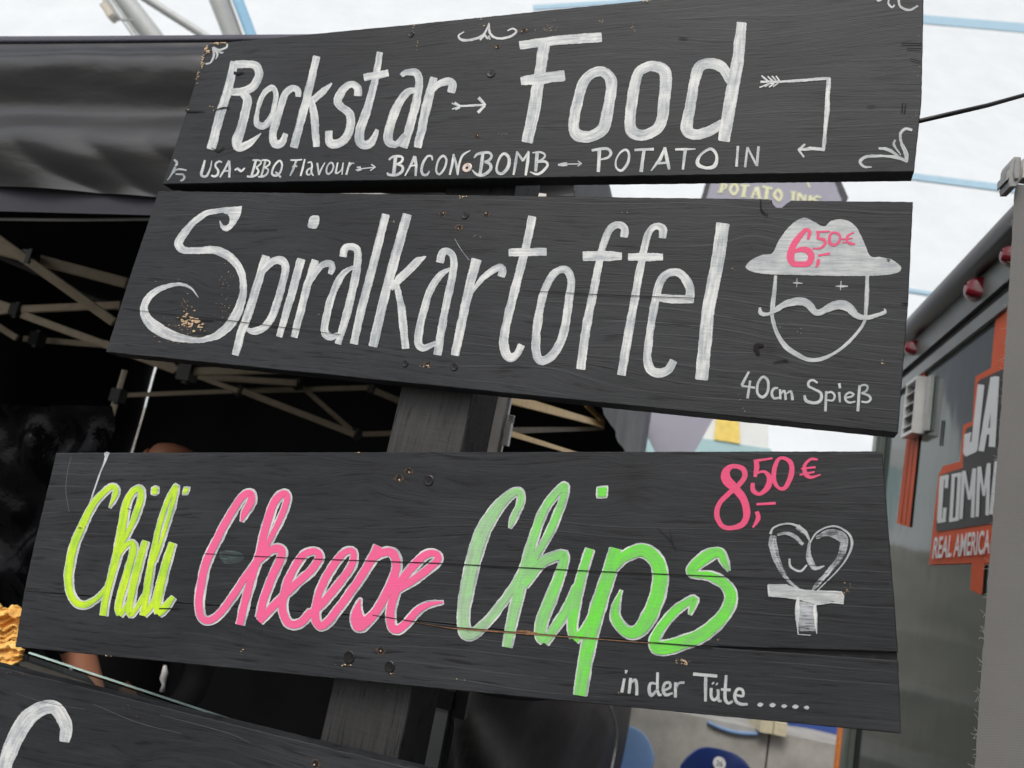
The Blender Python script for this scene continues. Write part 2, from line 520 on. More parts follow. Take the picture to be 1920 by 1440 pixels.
# dark filler added in the third board's open split to keep it dark
_m = MB(); _m.prism([sp(x, y, .006) for x, y in ((1330, 1209), (1573, 1214), (1682, 1218), (1683, 1242), (1573, 1236), (1330, 1217))], S_Y * .012)
_m.build('split_wood', plain('dark_split_filler', (.012, .011, .011), .6, 0, .5, 120, .002), B3, label='dark split between the two planks')

# post behind the boards
pm = MB()
PF = .0305
def pp(x, y): return sp(x, y, PF)
pl0, pl1 = pp(905, 50), pp(597, 1400)
pr0, pr1 = pp(1031, 40), pp(757, 1372)
ldir, rdir = (pl1 - pl0), (pr1 - pr0)
def at_z(p, d, z): return p + d * ((z - p.z) / d.z)
tops = [at_z(pl0, ldir, pl0.z), at_z(pr0, rdir, pl0.z)]
bots = [at_z(pl1, ldir, 0.0), at_z(pr1, rdir, 0.0)]
mid = []
NP = 26
edgeL = [tops[0].lerp(bots[0], k / NP) + S_X * random.uniform(-.0008, .0008) for k in range(NP + 1)]
edgeR = [tops[1].lerp(bots[1], k / NP) + S_X * random.uniform(-.0008, .0008) for k in range(NP + 1)]
pm.prism(edgeL + edgeR[::-1], S_Y * .088, cham=.0015)
pa = (edgeL[0] + edgeL[-1]) / 2; pdir = (edgeL[0] - edgeL[-1]).normalized()
pmx = frame(pdir, S_Y, pdir.cross(S_Y), pa)
post_o = pm.build('post', M_POST, post, pmx)

def lay(brd, name, mat, fr, txt, label=None, **k):
    p = Paint(sp, BN)
    p.many(fr, txt, **k)
    return p.build(name, mat, brd, label)
RA, RB, RC = (300, 0, 3.2), (800, 0, 3.2), (1320, 0, 3.2)
RD, RE, RF = (180, 340, 3.2), (700, 340, 3.2), (1200, 380, 3.2)
RG, RH, RI = (350, 850, 3.2), (820, 850, 3.2), (110, 890, 5.1423)
RJ, RK, RL = (360, 265, 5.333), (700, 265, 5.333), (1040, 255, 4.8)
RM, RN, RO, RP, RQ = (1360, 680, 6), (1380, 390, 4.8), (1140, 1230, 4.8), (1320, 840, 4), (0, 1130, 3.2)
PX = (0, 0, 1)

# board 1
lay(B1, 'lettering', M_WHITE, RA, '''P 447,372,46 415,520,52 370,660,55 307,895,54; S 450,388,44 530,386,46 580,400,50 594,450,50 565,515,50 500,548,48 430,553,40;
S 500,558,50 525,600,54 512,680,52 482,790,58 462,850,62 472,888,50 522,870,45 572,835,25 608,800,4;
C 680,528,34 696,575,30 678,680,32 632,752,44 585,745,42 582,690,27 608,590,30 645,540,34;
S 830,580,34 828,545,40 795,530,40 750,570,42 712,690,44 678,800,48 690,862,48 732,856,46 756,804,34;
P 942,340,42 880,600,50 804,885,48; P 1032,501,10 985,545,42 900,620,40; P 908,600,34 928,700,48 940,880,42;
S 1188,575,46 1187,528,46 1150,505,40 1100,540,48 1068,605,48 1090,645,46 1142,690,50 1137,790,52 1080,858,52 1022,858,50 1014,788,46;
S 1320,315,38 1298,450,42 1250,640,50 1200,790,56 1208,862,54 1262,862,50 1305,780,24; P 1226,466,44 1370,440,42;
S 1450,455,26 1480,436,36 1538,440,48 1556,500,48 1532,640,52 1494,780,52 1462,885,50; S 1535,540,30 1480,560,44 1420,650,52 1376,780,55 1374,848,56 1420,866,40 1470,810,30;
P 1645,468,46 1600,640,58 1547,885,46; S 1620,565,26 1668,510,38 1732,490,48 1756,512,52 1748,556,46''', 'large white first word')
lay(B1, 'lettering', M_WHITE, RB, '''P 560,273,50 800,241,56 1048,225,58; P 707,265,70 680,440,66 647,650,74 604,853,68; P 568,488,50 700,470,68 826,455,64;
C 1060,432,60 1108,490,68 1095,620,66 1062,765,72 990,818,66 908,812,74 882,750,62 905,620,64 940,500,60 1000,440,58;
C 1360,398,64 1432,440,72 1426,600,70 1400,750,66 1322,808,64 1245,800,74 1220,735,66 1240,560,65 1265,450,60 1305,412,60;
S 1822,490,50 1772,405,68 1690,382,64 1632,410,66 1606,500,62 1580,650,64 1560,768,74 1602,808,64 1690,790,60 1775,742,54;
P 1890,138,60 1870,350,72 1820,620,76 1784,846,72''', 'largest white word')
lay(B1, 'arrow', M_WHITE, RB, '''P 200,638,12 350,630,15; S 312,588,20 335,612,18 355,632,8; P 308,676,16 350,636,16; P 152,620,8 200,638,14; P 154,656,8 200,640,12; P 168,617,13 200,634,14; P 172,658,12 200,645,12''')
lay(B1, 'arrow', M_WHITE, RC, '''P 445,493,14 600,482,17 752,470,15; P 748,468,26 737,680,28 716,903,18; P 724,897,18 640,893,21 572,900,13; P 606,866,12 568,900,16 600,944,8;
P 345,455,9 385,490,12 455,492,16; P 333,526,8 385,505,10 440,492,10; P 382,460,9 412,487,10; P 407,457,9 432,484,9; P 432,457,9 453,486,9; P 365,522,8 397,502,9; P 390,524,8 420,503,9; P 414,522,8 445,500,9; P 340,493,14 385,493,14''', 'bent white arrow pointing back down')
lay(B1, 'ornament', M_WHITE, RB, '''S 225,192,6 192,215,12 215,242,16 290,235,14 345,205,14 375,138,6; S 374,140,8 380,200,16 420,230,14 490,225,14 538,192,13 517,172,11 485,186,6; S 320,242,8 345,215,12; S 372,215,12 380,240,10; S 345,205,14 368,235,12''')
lay(B1, 'ornament', M_CHALK, RA, '''S 275,385,10 305,375,10 325,330,14 318,285,12; S 320,285,15 355,300,12 400,285,12 404,264,9; S 325,290,10 346,325,13 335,356,5; S 345,300,10 368,318,13 382,314,5''')
lay(B1, 'ornament', M_THIN, RA, '''S 85,960,12 103,975,16 90,1010,17 62,1060,8 45,1082,4; S 75,1042,6 110,1016,12 160,1022,8; S 95,1045,8 140,1050,14 146,1070,14 125,1088,14''')
lay(B1, 'ornament', M_CHALK, RC, '''S 1248,782,16 1212,774,17 1180,800,16 1182,850,18 1210,920,26 1216,975,16; S 1215,968,14 1160,946,20 1080,938,16 980,940,18 936,970,18 960,1000,16 1006,1003,7; S 1048,890,13 1110,900,20 1165,938,12; S 1147,840,10 1140,870,14 1180,932,6''')
lay(B1, 'ornament', M_CHALK, RC, '''S 1170,-40,12 1168,0,16 1178,40,14 1230,62,14 1282,36,12; S 1120,-30,8 1105,20,12 1128,45,12 1142,30,8; S 1030,-10,10 1045,6,14 1064,-2,12''')
lay(B1, 'lettering', M_WHITE, RJ, '''S 130,190,18 110,270,28 95,330,28 115,352,24 150,345,24 185,270,16 200,195,8; S 300,212,14 275,200,18 240,222,20 237,255,20 264,290,22 258,335,24 225,352,24 195,342,18;
P 373,195,22 330,280,20 280,360,18; P 372,198,24 378,280,24 374,362,22; P 322,300,16 370,296,16; S 430,290,16 460,274,24 492,300,26 530,268,12;
P 640,195,24 620,270,24 595,350,22; S 608,190,16 660,190,18 690,200,18 688,226,18 645,263,18; S 645,265,20 666,290,20 655,330,22 600,355,22 553,350,20;
P 735,200,20 715,280,20 693,352,20; S 700,190,16 750,190,18 780,207,16 773,236,16 730,266,16; S 733,266,16 765,285,18 750,330,18 710,355,22 663,355,16;
C 880,195,22 903,235,18 885,310,20 842,345,24 803,330,22 808,285,20 838,228,20; P 838,308,18 865,335,22 890,362,20;
P 988,190,16 1050,190,18 1103,184,13; P 1045,195,20 1015,280,24 983,346,13; P 1003,255,13 1055,250,16; P 1130,180,16 1110,270,20 1088,348,18;
S 1160,217,13 1193,210,18 1203,250,18 1195,305,18 1216,346,12; S 1195,265,14 1155,292,18 1152,330,20 1178,335,16 1200,308,10; P 1255,218,20 1272,338,18; P 1270,335,18 1300,270,16 1332,214,9;
C 1400,215,20 1418,250,16 1400,305,17 1365,330,20 1347,310,18 1352,262,16 1375,225,18; S 1460,214,16 1448,270,18 1441,322,22 1475,310,14 1500,280,12 1516,214,12; P 1512,225,12 1503,336,12;
P 1580,212,18 1545,336,20; S 1568,262,12 1600,222,16 1627,225,9;
P 1690,278,12 1835,260,11; P 1795,232,12 1835,260,14 1785,296,10; P 1640,290,8 1695,275,24; P 1650,263,10 1690,260,18; P 1655,302,8 1700,284,12''', 'small white words at the left of the bottom line', jit=.25)
lay(B1, 'lettering', M_WHITE, RK, '''P 225,150,36 205,330,34; S 158,187,18 195,157,24 260,150,26 294,165,24 285,205,26 235,232,20; S 238,232,20 290,250,26 290,300,28 230,338,28 150,334,24 145,312,14;
P 415,150,28 375,240,24 318,346,12; P 413,152,36 430,240,28 424,347,20; P 365,246,18 425,240,18; S 592,192,12 585,152,22 545,150,22 502,210,24 483,290,26 500,335,26 540,335,24 562,298,10;
C 705,147,26 733,185,22 713,270,22 662,333,22 630,300,20 642,220,20 670,165,24; P 805,130,18 790,230,26 765,336,22; P 805,140,18 830,230,26 846,338,18; S 845,335,18 860,230,20 897,140,24 972,92,8;
S 1008,168,14 1040,132,26 1100,116,28 1160,115,26 1185,147,26 1160,190,28 1112,206,18; P 1095,130,30 1085,220,34 1068,325,30; S 1115,208,22 1168,230,30 1174,280,30 1110,335,32 1040,335,26 988,288,12;
C 1310,125,28 1358,170,34 1348,260,34 1290,325,30 1242,308,28 1237,250,22 1265,168,24; P 1440,103,18 1425,210,30 1404,337,20; P 1440,110,20 1500,198,28; P 1498,196,24 1556,103,18; P 1553,105,24 1545,210,34 1524,342,22;
S 1593,117,14 1670,110,22 1720,140,20 1690,185,22 1638,206,18; P 1640,120,36 1624,302,30; S 1640,208,22 1720,205,26 1744,240,26 1700,300,28 1640,330,26 1568,308,12''', 'white words in the middle of the bottom line', jit=.3)
lay(B1, 'arrow', M_CHALK, RL, '''P 110,255,12 240,252,11; P 210,227,10 242,250,14 208,273,8; P 32,262,18 75,258,34 112,254,34''', jit=.25)
lay(B1, 'lettering', M_WHITE, RL, '''S 335,132,22 420,116,27 480,118,26 507,155,26 480,195,22 415,213,14; P 402,130,34 400,230,32 393,324,30; C 640,125,22 668,160,22 660,240,24 605,312,24 556,288,18 553,216,16 592,150,18;
P 720,128,22 892,120,26; P 805,130,28 790,230,28 779,324,32; P 993,106,22 950,210,32 868,315,10; P 990,106,28 1010,200,32 1032,302,24; P 930,247,22 1010,242,20; P 1086,122,20 1180,122,22 1268,119,8; P 1175,125,30 1154,304,20;
C 1410,118,28 1458,180,26 1440,270,36 1370,290,26 1297,265,34 1287,220,32 1330,157,22; P 1650,92,22 1637,277,24''', 'white word towards the right of the bottom line', jit=.3)
lay(B1, 'lettering', M_CHALK, RL, '''P 1735,103,20 1714,282,22; P 1735,105,20 1820,270,20; P 1835,96,24 1819,272,26''', 'thin grey white short word ending the bottom line', jit=.3)

# board 2
lay(B2, 'lettering', M_WHITE, RD, '''S 850,160,18 800,168,26 735,178,30 650,198,36 560,275,42 500,365,50 525,412,46 600,416,40 720,415,48 810,460,50 865,530,46 885,620,42 874,720,50 825,830,58 740,918,48 620,953,32 500,938,52 390,895,70 310,830,64 291,760,46 322,690,42 400,640,30 500,618,20 570,640,13 616,698,2;
G 790,165 878,148 872,190 860,220 840,255 820,278 805,294 785,302 762,294 748,275 741,240 746,234 752,248 765,264 782,268 798,255 804,238 802,215 790,200 765,192;
P 1022,450,52 985,570,50 920,780,52 868,920,50 838,1042,44; S 1000,540,36 1060,482,44 1118,478,52 1138,530,46 1110,650,46 1070,780,48 1020,868,45 950,900,42 905,888,22;
P 1232,468,50 1180,660,50 1100,932,38; F 1290,210 1335,207 1342,230 1330,275 1310,284 1272,275 1278,235;
P 1318,475,45 1270,620,48 1190,935,42; S 1295,600,18 1350,512,36 1403,492,42 1418,522,40 1405,556,32;
S 1485,452,45 1495,405,45 1535,392,42 1572,425,44 1560,560,48 1510,780,48 1453,975,40; S 1545,515,20 1480,560,38 1420,680,44 1380,830,45 1375,908,48 1410,934,42 1455,918,24;
P 1740,200,46 1660,520,50 1590,780,50 1548,975,46; P 1868,200,55 1790,480,58 1720,740,55 1663,990,55; P 1981,451,6 1934,478,50 1824,585,48 1770,645,30; P 1804,620,30 1834,760,48 1859,1003,46''', 'left third of the long white word')
lay(B2, 'lettering', M_WHITE, RE, '''S 400,487,46 415,432,46 450,420,40 482,460,42 476,560,46 430,780,46 384,1040,50; S 462,525,20 400,567,40 340,660,44 290,830,46 270,958,50 300,1000,45 375,972,26;
P 620,470,60 585,600,56 530,850,54 491,1043,52; S 588,675,14 650,590,34 720,532,40 765,517,44 776,540,48 768,572,42;
S 955,213,50 915,400,48 850,650,52 790,900,52 787,1000,58 817,1058,50 860,1040,45 890,983,42; P 815,428,46 930,425,50 1038,424,46;
C 1160,535,46 1188,600,46 1170,740,50 1140,920,52 1080,1038,54 1010,1078,52 977,1020,52 985,860,52 1020,680,46 1070,572,46 1115,535,42;
S 1505,335,46 1508,285,46 1472,260,42 1420,290,44 1375,400,42 1330,620,48 1280,870,52 1244,1126,54; P 1260,450,56 1400,448,60 1489,450,48;
S 1735,340,48 1737,290,46 1700,270,40 1652,310,42 1610,480,46 1570,700,48 1525,950,54 1489,1162,52; P 1531,455,44 1640,455,48 1736,455,44''', 'middle of the long white word')
lay(B2, 'lettering', M_WHITE, RF, '''S 300,602,48 295,500,56 240,425,48 170,425,46 120,480,50 90,600,48 60,780,46 45,920,50 60,998,56 110,1022,54 170,1005,52 200,948,46; P 100,570,46 200,580,52 310,580,48; P 498,128,80 470,330,78 410,640,76 369,1060,78''', 'last two letters of the long white word')
lay(B2, 'lettering', M_CHALK, RM, '''P 265,103,26 185,255,34; P 182,262,22 332,282,24; P 280,203,26 250,402,30; C 430,160,30 480,210,30 475,330,30 420,390,32 365,350,30 360,260,28 390,190,28;
S 592,287,22 550,290,28 522,340,30 545,400,28 608,396,24; P 615,300,26 620,412,24; S 620,362,14 655,317,24 670,335,26 680,420,28; S 685,352,16 730,322,26 745,345,28 756,422,30;
S 1037,228,22 985,197,26 940,215,28 936,265,28 1000,300,26 1075,345,32 1070,425,36 1000,455,34 910,430,38 890,368,22; P 1135,322,28 1125,547,28; S 1138,345,18 1190,330,24 1230,370,24 1210,425,22 1135,420,16;
P 1280,333,28 1289,446,22; P 1280,233,30 1290,290,28; S 1348,396,20 1410,385,22 1443,360,24 1400,335,24 1352,370,26 1355,425,26 1400,450,24 1462,437,18; P 1510,258,30 1490,547,32; S 1508,270,20 1560,250,24 1600,270,26 1585,320,24 1530,346,20; S 1535,345,20 1610,370,28 1635,410,26 1600,445,24 1532,440,20''', 'small white words under the face', jit=.3)
hat = lay(B2, 'hat_drawing', M_HAT, RN, '''F 86,528 120,485 180,445 250,420 328,408 380,305 450,200 530,125 612,90 690,118 755,155 800,165 850,122 920,103 1000,115 1070,160 1120,240 1165,340 1210,435 1300,443 1400,465 1465,510 1488,550 1440,588 1300,607 1100,614 800,610 500,602 280,596 150,576 98,548''')
lay(B2, 'face_drawing', M_CHALK, RN, '''S 358,610,30 345,750,36 330,890,40 326,980,32 370,1130,36 450,1250,45 560,1325,42 650,1365,36 760,1362,36 880,1310,26 1000,1220,28 1110,1100,26 1168,998,26; P 1180,608,30 1178,800,40 1165,985,28;
P 513,675,6 550,675,14 598,679,6; P 549,636,7 546,714,6; P 893,706,4 950,705,22 1006,705,10; P 946,658,7 940,740,6''', jit=.4)
lay(B2, 'moustache_drawing', M_HAT, RN, '''S 214,898,20 222,950,40 290,955,32 370,912,45 460,860,58 570,842,74 650,867,70 702,930,60 745,945,55 800,920,60 880,880,74 960,875,86 1020,902,80 1080,965,60 1160,990,45 1260,970,36 1340,937,32 1332,908,8''', base=.0008)
lay(B2, 'price_lettering', M_PINK, RN, '''S 648,285,26 662,220,34 630,198,34 570,260,50 510,350,60 492,440,70 515,500,54 580,508,50 652,500,54 678,440,60 650,388,60 580,375,44 510,400,28; S 740,463,28 738,495,34 718,536,14; P 738,431,18 845,411,22;
P 720,217,16 845,212,18; P 740,215,28 735,278,26; S 735,278,18 790,285,28 802,320,26 760,363,20 688,366,12; C 882,222,20 932,245,24 930,300,24 890,334,22 845,320,30 845,250,26; S 935,275,14 965,283,12 1048,272,12; S 1058,222,14 1002,255,22 1000,300,22 1030,325,22 1072,325,14; P 958,312,12 1040,310,12''', 'pink price 6,50 euro on the hat', base=.0007, jit=.4)

# board 3
def outlined(txt, fr, mat, label, ol, shift, seed=3):
    random.seed(seed)
    lay(B3, 'letter_outline', M_WHITE, fr, txt, None, grow=ol, shift=shift, base=.0003, jit=.95)
    lay(B3, 'lettering', mat, fr, txt, label, base=.0009, jit=.6)
outlined('''S 490,320,4 535,225,40 556,150,52 520,112,45 440,170,52 340,280,58 235,480,68 152,680,74 112,850,76 97,1010,70 117,1150,64 180,1238,64 270,1250,58 370,1192,45 450,1110,40 505,1020,40;
S 432,1355,60 460,1180,60 510,980,64 570,750,75 615,500,76 655,280,66 720,165,58 785,135,52 798,220,55 740,400,58 670,560,44 600,680,50; S 570,765,60 650,682,48 708,655,48 724,720,62 680,900,64 620,1100,68 578,1280,60 588,1352,48;
S 590,1355,45 650,1280,40 715,1170,40; S 840,640,52 780,840,68 720,1080,68 690,1260,58 692,1346,50 745,1300,42 830,1160,40; S 818,1355,52 840,1200,60 880,950,62 940,640,50 990,440,46 1060,240,44 1130,112,40 1118,220,40 1058,430,36 980,680,34 920,830,45;
S 822,1350,52 880,1288,52 950,1180,50; S 1100,660,60 1040,850,72 980,1080,78 952,1220,80 962,1338,58; S 962,1345,58 1030,1278,68 1108,1180,40; G 905,132 932,118 962,124 958,172 935,192 903,182; G 1216,127 1262,127 1240,183 1202,186''',
         RI, M_LIME, 'lime yellow word edged in white', 6.2, (1.0, .4))
outlined('''S 330,410,8 348,360,38 388,290,44 385,240,40 340,256,40 262,370,42 192,500,44 122,650,46 86,800,46 76,920,44 95,988,40 140,1003,40 200,960,40 270,870,40 350,750,40 430,640,42 460,590,40;
S 320,1026,42 355,880,44 400,720,44 440,600,44 480,430,46 530,290,44 588,240,40 604,280,36 560,400,34 500,520,30 450,610,36; S 440,640,36 510,580,42 562,575,50 570,620,48 520,730,46 470,860,46 437,985,42;
S 438,1008,38 500,940,44 570,870,46 650,790,44 750,700,44 798,622,42 768,587,38 700,612,42 630,720,44 590,830,46 577,930,46 612,1018,46 680,1018,46 750,950,44; S 750,960,44 820,895,44 900,800,44 988,680,42 1004,602,36 978,582,34 920,622,42 840,740,44 790,860,42 774,980,48 802,1036,46 850,1008,44 920,920,44 1000,810,44 1080,690,46 1130,600,50 1150,558,50;
S 1100,640,40 1180,595,46 1240,602,50 1260,680,48 1220,800,50 1150,930,50 1090,1000,56 1042,1038,60 1012,1008,44; F 1044,872 1048,935 1072,985 1120,970 1100,1020 1050,1066 1003,1050 988,980 1010,920;
S 1240,830,40 1330,780,44 1430,710,44 1508,640,42 1493,602,38 1430,612,44 1340,700,46 1270,800,46 1227,930,48 1232,1036,48 1270,1056,46 1320,1018,44 1390,940,40 1460,905,28 1540,892,10''',
         RG, M_PINKL, 'pink word edged in white', 6.8, (.7, .3), 5)
outlined('''S 435,450,6 455,395,30 500,290,36 495,235,40 450,240,44 370,315,60 282,450,78 222,620,78 182,800,73 157,960,64 167,1068,66 210,1082,62 290,1018,46 380,910,44 460,800,44 520,700,46;
S 420,1160,48 445,1020,54 485,850,60 530,680,60 580,500,48 640,340,44 720,232,42 766,195,36 752,280,38 690,440,42 620,570,38 550,690,44; S 520,790,48 620,662,54 728,612,54 762,620,48 735,730,53 680,870,64 630,1000,64 617,1088,58 642,1126,48; S 642,1134,44 710,1040,50 780,930,50 840,800,50;
S 915,575,46 870,720,50 830,880,58 810,1030,54 820,1106,48; S 825,1120,42 890,1050,46 950,940,50 980,850,50; G 962,207 1018,202 1013,260 962,262; P 1070,574,66 1030,720,74 970,900,82 920,1080,82 885,1260,74 856,1448,70;
S 1060,690,40 1120,622,60 1220,582,72 1298,622,78 1338,720,82 1318,860,82 1258,1000,82 1190,1073,68 1120,1058,58 1072,990,54 1070,920,38 1104,820,6; S 1748,705,8 1720,645,42 1690,594,48 1610,622,68 1522,702,52 1562,727,40 1640,737,48 1720,782,58 1762,860,64 1718,970,68 1600,1080,74 1460,1140,78 1340,1168,78 1302,1140,58 1332,1060,50 1430,942,48 1538,874,36 1528,925,28 1514,968,6''',
         RH, M_GREEN, 'green word fading to pale mint at its first letter', 6.4, (.5, .3), 6)
lay(B3, 'paint_drip', M_WHITE, PX, 'S 199,850,7 201,853,7 196,868,4 187,890,3 171,938,3 161,978,2.4; F 196,849 206,849 204,854 199,858')
lay(B3, 'price_lettering', M_PINK, RP, '''S 245,137,32 295,160,40 305,215,40 260,280,38 200,330,38 120,410,36 96,500,40 130,580,36 200,600,34 290,570,44 320,490,54 300,390,56 240,310,62 170,240,74 165,180,60 200,142,38 248,137,32;
P 375,100,22 512,77,14; P 392,95,36 395,150,40 384,217,24; S 388,192,14 450,177,22 490,220,40 480,290,44 420,345,28 370,320,36 366,263,28; C 590,75,24 650,110,36 655,200,40 610,295,32 560,300,24 525,240,34 530,150,34 555,90,28;
P 394,422,18 537,415,20; S 395,478,32 406,530,36 366,597,12; S 852,87,14 800,85,20 755,130,26 760,190,34 800,220,24 874,200,10; P 728,156,12 836,144,16; P 718,201,16 828,180,14''', 'pink price 8,50 euro', jit=.4)
lay(B3, 'heart_drawing', M_FAINT, RP, '''S 700,590,40 770,650,24 792,692,8; S 520,660,46 515,720,62 540,820,54 590,930,36 650,1010,24 742,1077,10; S 550,650,20 620,640,22 690,670,30 742,724,24; S 795,690,14 785,760,26 790,830,46 830,900,34 902,885,8; S 840,670,24 920,640,46 1000,650,72 1050,700,66 1020,820,46 940,920,36 860,1010,30 798,1087,10;
G 720,1150 830,1165 835,1250 832,1372 715,1372 708,1250''')
lay(B3, 'heart_drawing', M_CHALK, RP, '''S 498,645,20 520,600,14 600,570,12 680,577,16 752,622,26 792,694,12; S 640,830,12 650,890,18 720,925,16 772,878,12; S 795,712,10 840,640,12 920,595,12 1000,590,14 1080,640,14 1110,710,20 1080,810,14 1000,920,10 900,1020,8 830,1090,8; S 600,950,8 650,1010,14 700,1050,10;
G 482,1027 620,1025 720,1058 850,1072 1030,1077 1050,1110 1045,1165 960,1150 830,1170 720,1140 600,1122 490,1115''', 'white outlines of the heart and its crossbar', base=.0009)
lay(B3, 'heart_drawing', M_WHITE, RP, '''P 480,1027,8 490,1112,20; P 850,1072,10 1030,1080,10 1046,1110,10 1040,1170,8; P 1046,1168,8 955,1158,9 830,1175,12; P 482,1026,9 625,1026,7; S 705,1120,20 700,1200,34 700,1290,24 706,1397,5; S 830,1180,22 835,1260,28 845,1392,6; P 705,1397,4 800,1403,6''', 'bright white edge strokes of the heart drawing', base=.0013)
lay(B3, 'lettering', M_CHALK, RO, '''P 148,203,24 125,327,28; S 166,126,28 160,157,14; P 205,198,28 190,337,26; S 208,242,16 245,212,26 258,260,28 259,352,28; S 432,250,18 385,245,26 370,300,30 390,355,28 438,308,20; P 447,148,26 445,300,24; S 445,308,24 460,350,26 482,345,18;
S 503,310,18 560,280,24 555,240,24 515,245,26 497,300,28 520,350,28 582,333,18; P 610,238,28 605,372,26; S 610,292,16 640,245,22 687,240,22; P 768,162,30 982,180,28; P 880,190,30 878,407,26; P 940,240,26 950,250,26; P 975,248,26 985,256,26; S 930,288,28 928,360,26 955,395,28 990,360,24 990,300,26; S 990,360,24 1000,405,26 1022,400,16;
S 1065,173,24 1055,300,28 1055,390,30 1085,425,26 1122,405,20; P 1018,300,24 1102,305,26; S 1148,350,20 1215,360,24 1210,305,26 1165,300,28 1140,360,28 1160,415,28 1210,435,28 1257,432,20; S 1345,440,12 1370,437,42 1396,434,12; S 1455,444,12 1480,441,42 1507,437,12; S 1562,450,12 1585,450,36 1610,449,12; S 1660,456,12 1687,456,42 1714,454,12; S 1764,462,10 1787,464,34 1808,466,18''', 'small white words with five dots', jit=.3)
# board 4
lay(B4, 'lettering', M_WHITE, RQ, '''S 388,832,64 398,740,78 342,640,82 270,628,84 170,690,100 100,800,100 50,920,90 20,1040,80 10,1150,80 30,1250,80 90,1330,80 200,1380,70''', 'large white painted letter')

# ------------------------------------------------------------------ screws, holes, cracks, chips of the boards
def disc_pts(c, r, n, ax, ay, jit=0): return [c + ax * math.cos(2 * math.pi * k / n) * r * (1 + random.uniform(-jit, jit)) + ay * math.sin(2 * math.pi * k / n) * r * (1 + random.uniform(-jit, jit)) for k in range(n)]
def pxm(x, y): return (sp(x + 1, y) - sp(x, y)).length
def screw(brd, x, y, r, mat=M_SCREW):
    c = sp(x, y); rr = r * pxm(x, y)
    mb = MB(); n = 20; rings = []
    for q, l in ((1.0, .0002), (1.0, .0007), (.86, .0012), (.42, .0009)):
        rings.append(disc_pts(c + BN * l, rr * q, n, S_X, Z))
    vs = sum(rings, [])
    mb.add(vs, [(i * n + k, i * n + (k + 1) % n, (i + 1) * n + (k + 1) % n, (i + 1) * n + k) for i in range(3) for k in range(n)] + [tuple(range(3 * n, 4 * n))])
    star = []
    a0 = random.uniform(0, 1)
    for k in range(12):
        t = a0 + 2 * math.pi * k / 12; q = rr * (.40 if k % 2 == 0 else .22)
        star.append(c + BN * .00105 + (S_X * math.cos(t) + Z * math.sin(t)) * q)
    mb.add(star, [tuple(range(12))], 1)
    mb.build('screw', [mat, M_HOLE], brd)
M_RIM = plain('bruised_rim', (.075, .045, .03), .7, 0, .5, 200)
def hole(brd, x, y, r, rim=M_RIM):
    c = sp(x, y); rr = r * pxm(x, y)
    mb = MB()
    mb.add(disc_pts(c + BN * .00035, rr * 1.02, 14, S_X * 1.25, Z * .85, .3), [tuple(range(14))], 0)
    mb.add(disc_pts(c + BN * .0006, rr * .78, 12, S_X, Z, .2), [tuple(range(12))], 1)
    q = c + S_X * rr * random.uniform(-.3, .3) + Z * rr * random.uniform(-.3, .3)
    mb.add(disc_pts(q + BN * .0009, rr * .2, 7, S_X, Z, .4), [tuple(range(7))], 2)
    mb.build('screw_hole', [rim, M_HOLE, M_RAW], brd)
for b, x, y, r in ((B1, 921, 138, 8), (B2, 872, 404, 7), (B2, 760, 682, 6), (B2, 852, 688, 7), (B3, 804, 901, 9.5), (B3, 655, 1232, 10.5), (B3, 731, 1250, 9.5), (B1, 771, 65, 5)): screw(b, x, y, r)
screw(B1, 876, 315, 9, M_STEEL)
for b, x, y, r in ((B1, 932, 88, 5.5), (B1, 895, 255, 5.5), (B1, 981, 58, 6), (B2, 830, 401, 6), (B2, 912, 402, 6), (B2, 861, 427, 6), (B2, 802, 684, 6.5), (B3, 766, 883, 7), (B3, 748, 897, 7), (B3, 714, 1220, 7), (B4, 592, 1432, 7)): hole(b, x, y, r)
def inside(x, y, poly):
    r = False
    for i in range(len(poly)):
        (x0, y0), (x1, y1) = poly[i - 1], poly[i]
        if (y0 > y) != (y1 > y) and x < (x1 - x0) * (y - y0) / (y1 - y0) + x0: r = not r
    return r
def chips(brd, spots, mat=M_RAW, name='bare_wood_speck'):
    """paint chips: small irregular flecks, (cx, cy, spread x, spread y, count, size px)"""
    for cx, cy, sx, sy, n, size in spots:
        mb = MB()
        for _ in range(n):
            for _try in range(8):
                x, y = random.gauss(cx, sx), random.gauss(cy, sy)
                if any(inside(x, y, q) for q in BPOLY[brd]): break
            else: continue
            r = size * .8 * random.uniform(.3, 1.3) * pxm(x, y)
            k = random.randint(5, 8)
            mb.add(disc_pts(sp(x, y) + BN * (.0014 + random.uniform(0, .0001)), r, k, S_X * random.uniform(.9, 2.0), Z * random.uniform(.5, .9), .4), [tuple(range(k))])
        if mb.v: mb.build(name, mat, brd)['kind'] = 'stuff'
chips(B1, [(388, 92, 2.5, 5, 26, 1.4), (380, 112, 2, 8, 24, 1.3), (372, 138, 2, 9, 14, 1.0), (352, 208, 1.5, 3, 4, 1), (402, 80, 8, 1.5, 22, 1.4), (776, 50, 1.4, 6, 9, 1.0), (783, 84, 1, 6, 5, .8),
           (900, 40, 4, 5, 6, .9), (908, 49, 6, 1.5, 6, 1.0), (1010, 57, 20, 1, 7, .8), (1032, 53, 9, 4, 12, .8), (1130, 42, 3, 1, 6, 1.0), (1188, 52, 2, 6, 7, 1.0), (1110, 9, 20, 1.5, 8, .9), (1212, 3, 6, 1, 7, 1.3),
           (398, 203, 10, 2, 6, .9), (424, 202, 6, 1, 6, .9), (941, 251, 5, 1, 4, .7), (1715, 235, 2, 12, 6, .8), (1722, 100, 1, 60, 8, .7)])
